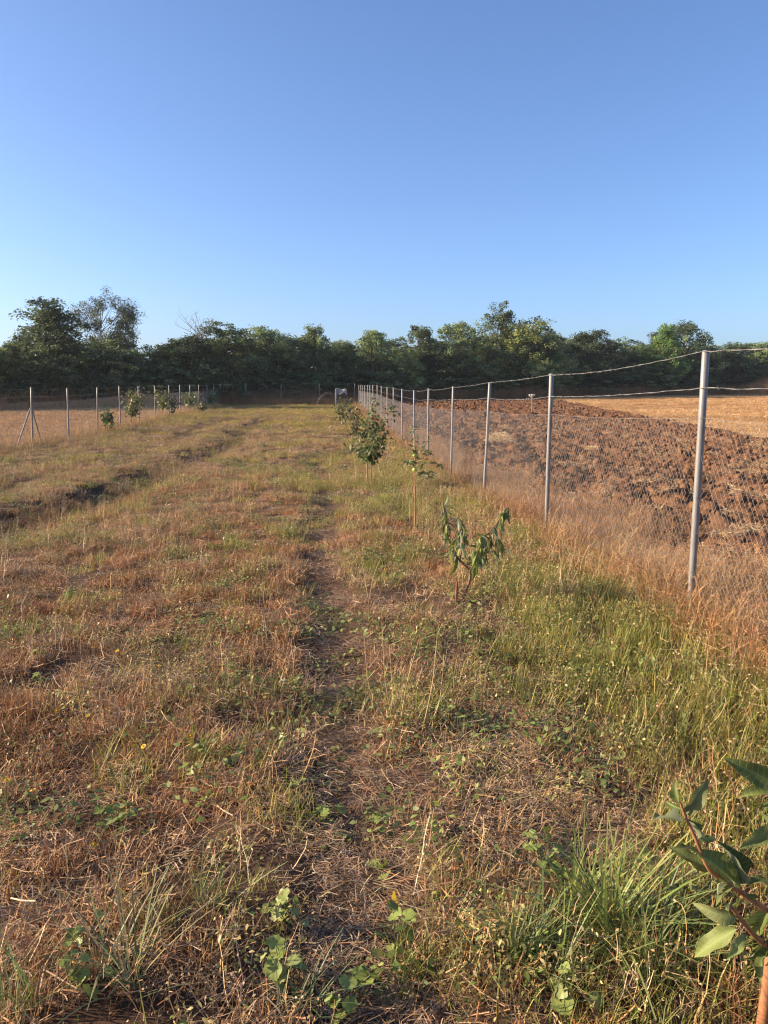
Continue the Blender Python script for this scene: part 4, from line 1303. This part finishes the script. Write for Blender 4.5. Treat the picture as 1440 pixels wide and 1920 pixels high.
left_row = [(201, 809, 764, 22, (.055, .10, .03), 'small dark green sapling between the fence posts by the golden stubble', 160, .16),
            (247, 812, 728, 50, (.15, .15, .06), 'broad vase-shaped olive sapling beside the golden stubble fence', 620, .12),
            (305, 786, 728, 40, (.14, .16, .055), 'upright yellow-green sapling beside the golden stubble fence', 520, .12),
            (322, 786, 742, 26, (.05, .07, .035), 'dark narrow sapling next to the upright yellow-green one', 240, .13),
            (357, 775, 737, 34, (.12, .15, .055), 'loose green sapling farther along the golden stubble fence', 360, .14),
            (377, 776, 752, 26, (.11, .12, .05), 'low olive bush beside the loose green sapling', 260, .14),
            (394, 766, 734, 30, (.09, .15, .04), 'round bright green bush near the end of the golden stubble fence', 420, .15)]
for u, vb, vt, wp, c, lab, nl, lz in left_row:
    gb = ground_at(u, vb)
    brs = []
    for q in range(13):
        uu = u + wp * .5 * rng.uniform(-1, 1); vv = vt + (vb - vt) * .42 * rng.uniform(0, 1) ** 1.2
        o_ = rng.uniform(-.4, .4)
        brs.append([QQ(u, vb - (vb - vt) * .38), QQ(.5 * (u + uu), .5 * (vv + vb - (vb - vt) * .5), o_), QQ(uu, vv, o_)])
    c = np.array(c) * 1.35
    leafy_sapling(gb, lab, [gb - np.array([0, 0, .05]), QQ(u, vb - (vb - vt) * .3), QQ(u, vb - (vb - vt) * .5)], brs, nl, lz, [c, c * .75, c * 1.25, c * .9], group='saplings along the golden stubble fence', sp=.12, r0=.02)

# ------------------------------------------------------------------ single weeds, stalks, flowers near the path
def lobed_leaf(name, r, col):
    b = Buf(); n = 22
    a = np.linspace(.35, 2 * math.pi - .35, n)
    rr = r * (1 + (.07) * np.cos(5 * a + 3.14) + .04 * np.sin(13 * a) + .04 * rng.normal(size=n)) * (1.0 + .28 * np.cos(a - math.pi))
    V = [(0, 0, 0)] + [(-rr[i] * math.cos(a[i]), rr[i] * math.sin(a[i]), .25 * rr[i] * abs(math.sin(a[i])) + .07 * r * math.sin(6 * a[i])) for i in range(n)]
    F = [[0, i + 1, i + 2] for i in range(n - 1)]
    C = np.tile(np.asarray(col, float), (len(V), 1)); C[0] *= 1.2
    b.add(V, np.array(F), C)
    me = b.mesh(name, M['green1'], True)
    return flip_check(me)
WL = [lobed_leaf('weed_leaf', .03, c) for c in ((.20, .24, .05), (.24, .275, .07), (.17, .205, .04), (.28, .30, .09))]
YL = lobed_leaf('yellow_leaf', .03, (.62, .42, .04))
def weed(u, v, n, size, h, label):
    gb = ground_at(u, v)
    dx = gb[0] - float(path_x(gb[1]))
    where = 'on the footpath' if abs(dx) < .22 else 'in the reddish stubble beside the footpath' if dx < 0 else 'in the grass between footpath and fence'
    wh2 = 'near the corner sapling' if gb[1] < 2.1 else 'before the peach sapling' if gb[1] < 5 else 'past the peach sapling'
    sz = 'large' if size > .031 else 'small'
    root = thing('broadleaf_weed', gb, sz + ' green weed ' + where + ', ' + wh2, 'weed', 'broadleaf weeds')
    b = Buf(); root_np = np.array(gb)
    for q in range(int(n * 1.6)):
        a = rng.uniform(0, 6.283); rr = rng.uniform(.01, .06) * size / .03; zz = h * rng.uniform(.25, 1)
        tip = np.array([math.cos(a) * rr, math.sin(a) * rr, zz])
        tubes(b, polyline([(0, 0, -.01), tip * np.array([.4, .4, .6]), tip], 5)[None], np.linspace(.0022, .0012, 5)[None], (.17, .19, .07), 4)
        o = bpy.data.objects.new('leaf', WL[rng.integers(0, 4)]); COL.objects.link(o); o.parent = root
        o.location = tuple(tip); s = size / .03 * rng.uniform(.35, .75)
        o.scale = (s, s, s)
        o.rotation_euler = (rng.normal(0, .4), rng.normal(.25, .4), a + rng.normal(0, .5))
    link('stem', b.mesh('stem', M['green1']), root)
WLB = 'scalloped-leaf green weed in the dry grass near the path'
for u, v, n, s_, h in [(1022, 1640, 7, .034, .12), (1010, 1600, 4, .028, .08), (545, 1740, 7, .036, .13), (530, 1860, 9, .038, .13), (645, 1890, 7, .038, .12), (745, 1790, 7, .036, .13), (725, 1660, 3, .034, .08),
                       (1062, 1890, 7, .038, .10), (218, 1555, 6, .030, .10), (622, 1550, 6, .026, .08), (700, 1550, 4, .026, .06), (130, 1850, 6, .028, .10), (170, 1880, 4, .03, .08), (160, 1775, 5, .026, .08),
                       (605, 1540, 4, .022, .06), (440, 1440, 5, .026, .08), (985, 1320, 6, .026, .08), (965, 1245, 5, .028, .07), (880, 1200, 6, .026, .07), (910, 1195, 6, .026, .07), (960, 1175, 5, .02, .06),
                       (640, 1160, 6, .022, .06), (660, 1235, 5, .024, .06), (560, 1290, 6, .026, .08), (80, 1240, 6, .028, .10), (75, 1290, 5, .028, .10), (1330, 1230, 4, .024, .06), (545, 1480, 4, .026, .06),
                       (720, 1030, 8, .03, .10), (690, 1040, 7, .03, .08), (130, 1120, 7, .03, .08), (410, 1220, 5, .024, .07)]:
    weed(u, v, n, s_, h, WLB)
gb = ground_at(738, 1715)
o = link('yellow_leaf', YL, label='single yellowed leaf upright beside the footpath', cat='leaf'); o.location = tuple(gb + np.array([0, 0, .05])); o.rotation_euler = (1.1, .3, 1.2); o.scale = (.75, .75, .75)

# big green grass clump by the corner sapling
def clump(u, v, n, l0, l1, wd, label, cols, bend=.8, lean=.6):
    gb = ground_at(u, v)
    b = Buf(); blades(b, n, .05, l0, l1, wd, lean, bend, cols, 3, 7)
    root = thing('grass_clump', gb, label, 'grass', None)
    link('blades', b.mesh('blades', M['green1']), root, kind='stuff')
clump(1150, 1770, 150, .14, .40, .009, 'big clump of broad green grass blades beside the corner apple sapling', [(.17, .22, .05), (.14, .18, .04), (.22, .26, .07), (.28, .29, .09)])
clump(1060, 1830, 40, .10, .28, .006, 'green grass clump on the path side of the big grass clump', [(.14, .17, .04), (.17, .2, .05)])
clump(1090, 1700, 100, .12, .30, .007, 'tufted green grass clump behind the big clump near the corner sapling', [(.17, .21, .045), (.21, .25, .06), (.29, .29, .08)])
clump(980, 1800, 90, .10, .26, .006, 'short green grass clump next to the footpath by the large weeds', [(.12, .17, .05), (.2, .22, .07)])
clump(1190, 1850, 90, .12, .30, .007, 'dark green grass clump in front of the big clump', [(.13, .165, .04), (.17, .2, .05)])
clump(1240, 1760, 36, .12, .30, .006, 'thin green grass clump between the big clump and the corner sapling', [(.12, .17, .055), (.16, .2, .08)])
clump(270, 1850, 34, .12, .34, .0065, 'loose green grass clump in the reddish stubble', [(.16, .20, .07), (.12, .16, .05), (.30, .27, .11)])
clump(60, 1900, 30, .10, .26, .005, 'bright green grass clump at the edge of the reddish stubble', [(.16, .24, .06), (.2, .26, .08)])
clump(400, 1690, 34, .08, .22, .005, 'yellow-green grass clump between the stubble and the footpath', [(.2, .24, .07), (.26, .26, .09)], .5, .4)
clump(230, 1800, 22, .12, .28, .006, 'sprawling grass clump behind the loose green one', [(.2, .21, .09), (.3, .26, .12)], .9, .7)
clump(560, 1900, 40, .10, .2, .005, 'dark green grass clump on the footpath edge', [(.07, .11, .04), (.10, .14, .05)])

# tall dry stalk plant in the middle, and lying stalks
def stalks(name, lines, label, r0=.0028, col=(.50, .36, .16), heads=True, group=None):
    gb = ground_at(*lines[0][0])
    root = thing(name, gb, label, 'weed', group)
    b = Buf()
    for ln_ in lines:
        base = ground_at(*ln_[0])
        pts_ = [base]
        for (u, v) in ln_[1:]:
            d = ray(u, v); t = (base[1] + rng.uniform(-.04, .04)) / d[1]
            pts_.append(CAMP + d * t)
        P = polyline(pts_, 12)
        tubes(b, (P - np.array(gb))[None], np.linspace(r0, r0 * .45, 12)[None], np.array(col) * rng.uniform(.8, 1.2), 5)
        for _ in range(3 if heads else 0):
            i = rng.integers(5, 12)
            e = P[i] + np.array([rng.normal(0, .03), rng.normal(0, .02), rng.uniform(.02, .06)])
            tubes(b, (polyline([P[i], e], 4) - np.array(gb))[None], np.linspace(r0 * .5, r0 * .8, 4)[None], np.array(col), 4)
    link('stem', b.mesh('stem', M['dry1']), root)
stalks('dry_stalk_plant', [[(735, 1370), (690, 1290), (682, 1180)], [(740, 1370), (722, 1280), (716, 1165)], [(745, 1365), (735, 1280), (730, 1210)], [(750, 1370), (760, 1290), (785, 1200)],
                           [(790, 1380), (812, 1280), (820, 1190)], [(770, 1370), (800, 1320), (830, 1285)], [(725, 1370), (700, 1330), (690, 1285)], [(800, 1370), (825, 1320), (832, 1240)], [(730, 1390), (705, 1360), (672, 1330)]],
       'multi-stemmed dry straw-coloured weed standing beside the footpath')
def lying_stalk(a, b_, label, lift=.05, col=(.56, .42, .18)):
    ga = ground_at(*a); gb_ = ground_at(*b_)
    gb_ = gb_ + np.array([0, 0, lift]); ga = ga + np.array([0, 0, .012])
    bf = Buf(); P = polyline([ga, .5 * (ga + gb_) + np.array([.01, 0, .012]), gb_], 10)
    tubes(bf, (P - ga)[None], np.linspace(.0035, .0022, 10)[None], np.array(col), 6)
    o = link('dry_stalk', bf.mesh('dry_stalk', M['dry1'], True), label=label, cat='stalk', group='lying dry stalks'); o.location = tuple(ga)
for a, b_ in (((522, 1336), (618, 1265)), ((822, 1166), (888, 1132)), ((1030, 1095), (1095, 1022)), ((1040, 1345), (1090, 1290)), ((810, 1428), (905, 1424)), ((690, 1430), (722, 1412)), ((1150, 1110), (1205, 1060)), ((600, 1690), (620, 1700))):
    lying_stalk(a, b_, 'pale straw stalk lying across the grass')
stalks('dry_stalk_plant', [[(690, 1120), (680, 1060), (672, 1025)], [(692, 1125), (700, 1080), (712, 1050)]], 'thin dry weed stems leaning beside the path near the peach sapling', heads=False)
stalks('dry_stalk_plant', [[(800, 1010), (775, 985), (758, 975)], [(805, 1005), (830, 985), (850, 975)]], 'arching straw stems at the foot of the slim apple tree', heads=False)

# pale dried umbel and stick on the skyline of the ploughed soil
for u, v, h, lab in ((1022, 750, .75, 'pale flat-topped dried umbel standing at the back of the ploughed strip'),):
    gx_, gy_ = 13.2, 50.0
    z0 = float(plough_z(np.array([gx_]), np.array([gy_]))[0])
    root = thing('dried_umbel', (gx_, gy_, z0), lab, 'weed')
    b = Buf(); tubes(b, np.array([[[0, 0, -.1], [.02, 0, .5], [0, 0, .95]]]), .02, (.45, .38, .28), 6)
    link('stem', b.mesh('stem', M['dry1']), root)
    b = Buf(); n = 40; a = rng.uniform(0, 6.283, n); rr = .2 * np.sqrt(rng.uniform(0, 1, n))
    e = np.stack([np.cos(a) * rr, np.sin(a) * rr, 1.12 + .03 * rng.normal(size=n)], 1)
    tubes(b, np.stack([np.tile([0, 0, .93], (n, 1)), e], 1), .012, (.6, .54, .44), 4)
    tubes(b, np.stack([e - [0, 0, .02], e + [0, 0, .03]], 1), .03, (.6, .54, .44), 6)
    link('flower_head', b.mesh('flower_head', M['dry1']), root)
# straw heaps
def heap(u, v, rx, ry, h, lab):
    gb = ground_at(u, v); gb[2] = float(plough_z(gb[0:1], gb[1:2])[0])
    b = Buf(); n = 900
    a = rng.uniform(0, 6.283, n); q = np.sqrt(rng.uniform(0, 1, n))
    c = np.stack([np.cos(a) * q * rx, np.sin(a) * q * ry, h * (1 - q ** 2) * rng.uniform(.5, 1, n) + .03], 1)
    az = rng.uniform(0, 6.283, n); el = rng.normal(0, .25, n)
    d = np.stack([np.cos(az) * np.cos(el), np.sin(az) * np.cos(el), np.sin(el)], 1); L = rng.uniform(.08, .25, n)
    P = c[:, None] + d[:, None] * (L[:, None] * np.array([-.5, 0, .5]))[:, :, None]
    ribbons(b, P, .006 * np.ones((n, 3)), nrm(np.cross(d, rng.normal(size=(n, 3)))), pick([(.60, .42, .20), (.52, .34, .15), (.66, .5, .28)], n))
    root = thing('straw_heap', gb, lab, 'straw')
    link('straw', b.mesh('straw', M['dry1']), root, kind='stuff')
heap(938, 838, .5, .9, .34, 'low heap of pale golden straw on the ploughed soil by the fence')
heap(1112, 858, .16, .3, .08, 'small scrap heap of straw among the clods')

# yellow flowers in the stubble
fmesh = None
def flower(u, v, label):
    global fmesh
    gb = ground_at(u, v)
    if fmesh is None:
        b = Buf(); n = 11
        for q in range(n):
            a = q / n * 6.283
            d = np.array([math.cos(a), math.sin(a), .25]); s = np.array([-math.sin(a), math.cos(a), 0])
            b.add([d * .002 - s * .002, d * .009 - s * .003, d * .013, d * .009 + s * .003, d * .002 + s * .002], np.array([[0, 1, 2, 3], [0, 3, 4, 4]])[:1])
            b.add([d * .002 - s * .002, d * .009 - s * .003, d * .009 + s * .003, d * .002 + s * .002], np.array([[0, 1, 2, 3]]))
        tubes(b, np.array([[[0, 0, -.004], [0, 0, .002], [0, 0, .005]]]), np.array([[.003, .005, .002]]), (.6, .4, 0), 8)
        fs = b.mesh('petals', M['yellow'])
        b = Buf(); tubes(b, np.array([[[0, 0, -.13], [.01, 0, -.06], [0, 0, 0]]]), .0013, (.2, .2, .07), 4)
        fmesh = (fs, b.mesh('stem', M['green1']))
    root = thing('yellow_flower', gb + np.array([0, 0, .125]), label, 'flower', 'yellow flowers')
    root.rotation_euler = (rng.normal(.2, .3), rng.normal(-.2, .3), rng.uniform(0, 6))
    link('petals', fmesh[0], root); link('stem', fmesh[1], root)
for u, v in ((16, 1520), (66, 1540), (255, 1450), (272, 1452), (360, 1430), (222, 1260), (180, 1650), (110, 1380), (168, 1390), (545, 1400), (300, 1290), (1050, 1250)):
    flower(u, v, 'small yellow flower on a short stem among the dry stubble')

# ------------------------------------------------------------------ thin haze box, added to lift the dark tree shadows towards blue
b = Buf()
hx, hy0, hy1, hz0, hz1 = 405, -42, 405, -2.2, 15.5
V = [(-hx, hy0, hz0), (hx, hy0, hz0), (hx, hy1, hz0), (-hx, hy1, hz0), (-hx, hy0, hz1), (hx, hy0, hz1), (hx, hy1, hz1), (-hx, hy1, hz1)]
b.add(V, np.array([[0, 3, 2, 1], [4, 5, 6, 7], [0, 1, 5, 4], [1, 2, 6, 5], [2, 3, 7, 6], [3, 0, 4, 7]]))
hm, nt, out = new_mat('shadow_lift_haze')
pv = N(nt, 'ShaderNodeVolumePrincipled')
pv.inputs['Color'].default_value = (.86, .92, 1, 1)
pv.inputs['Density'].default_value = .0002
pv.inputs['Anisotropy'].default_value = .2
nt.links.new(pv.outputs[0], out.inputs['Volume'])
link('haze', b.mesh('haze', hm, color=False), label='thin pale evening haze over the fields', cat='haze', kind='stuff')
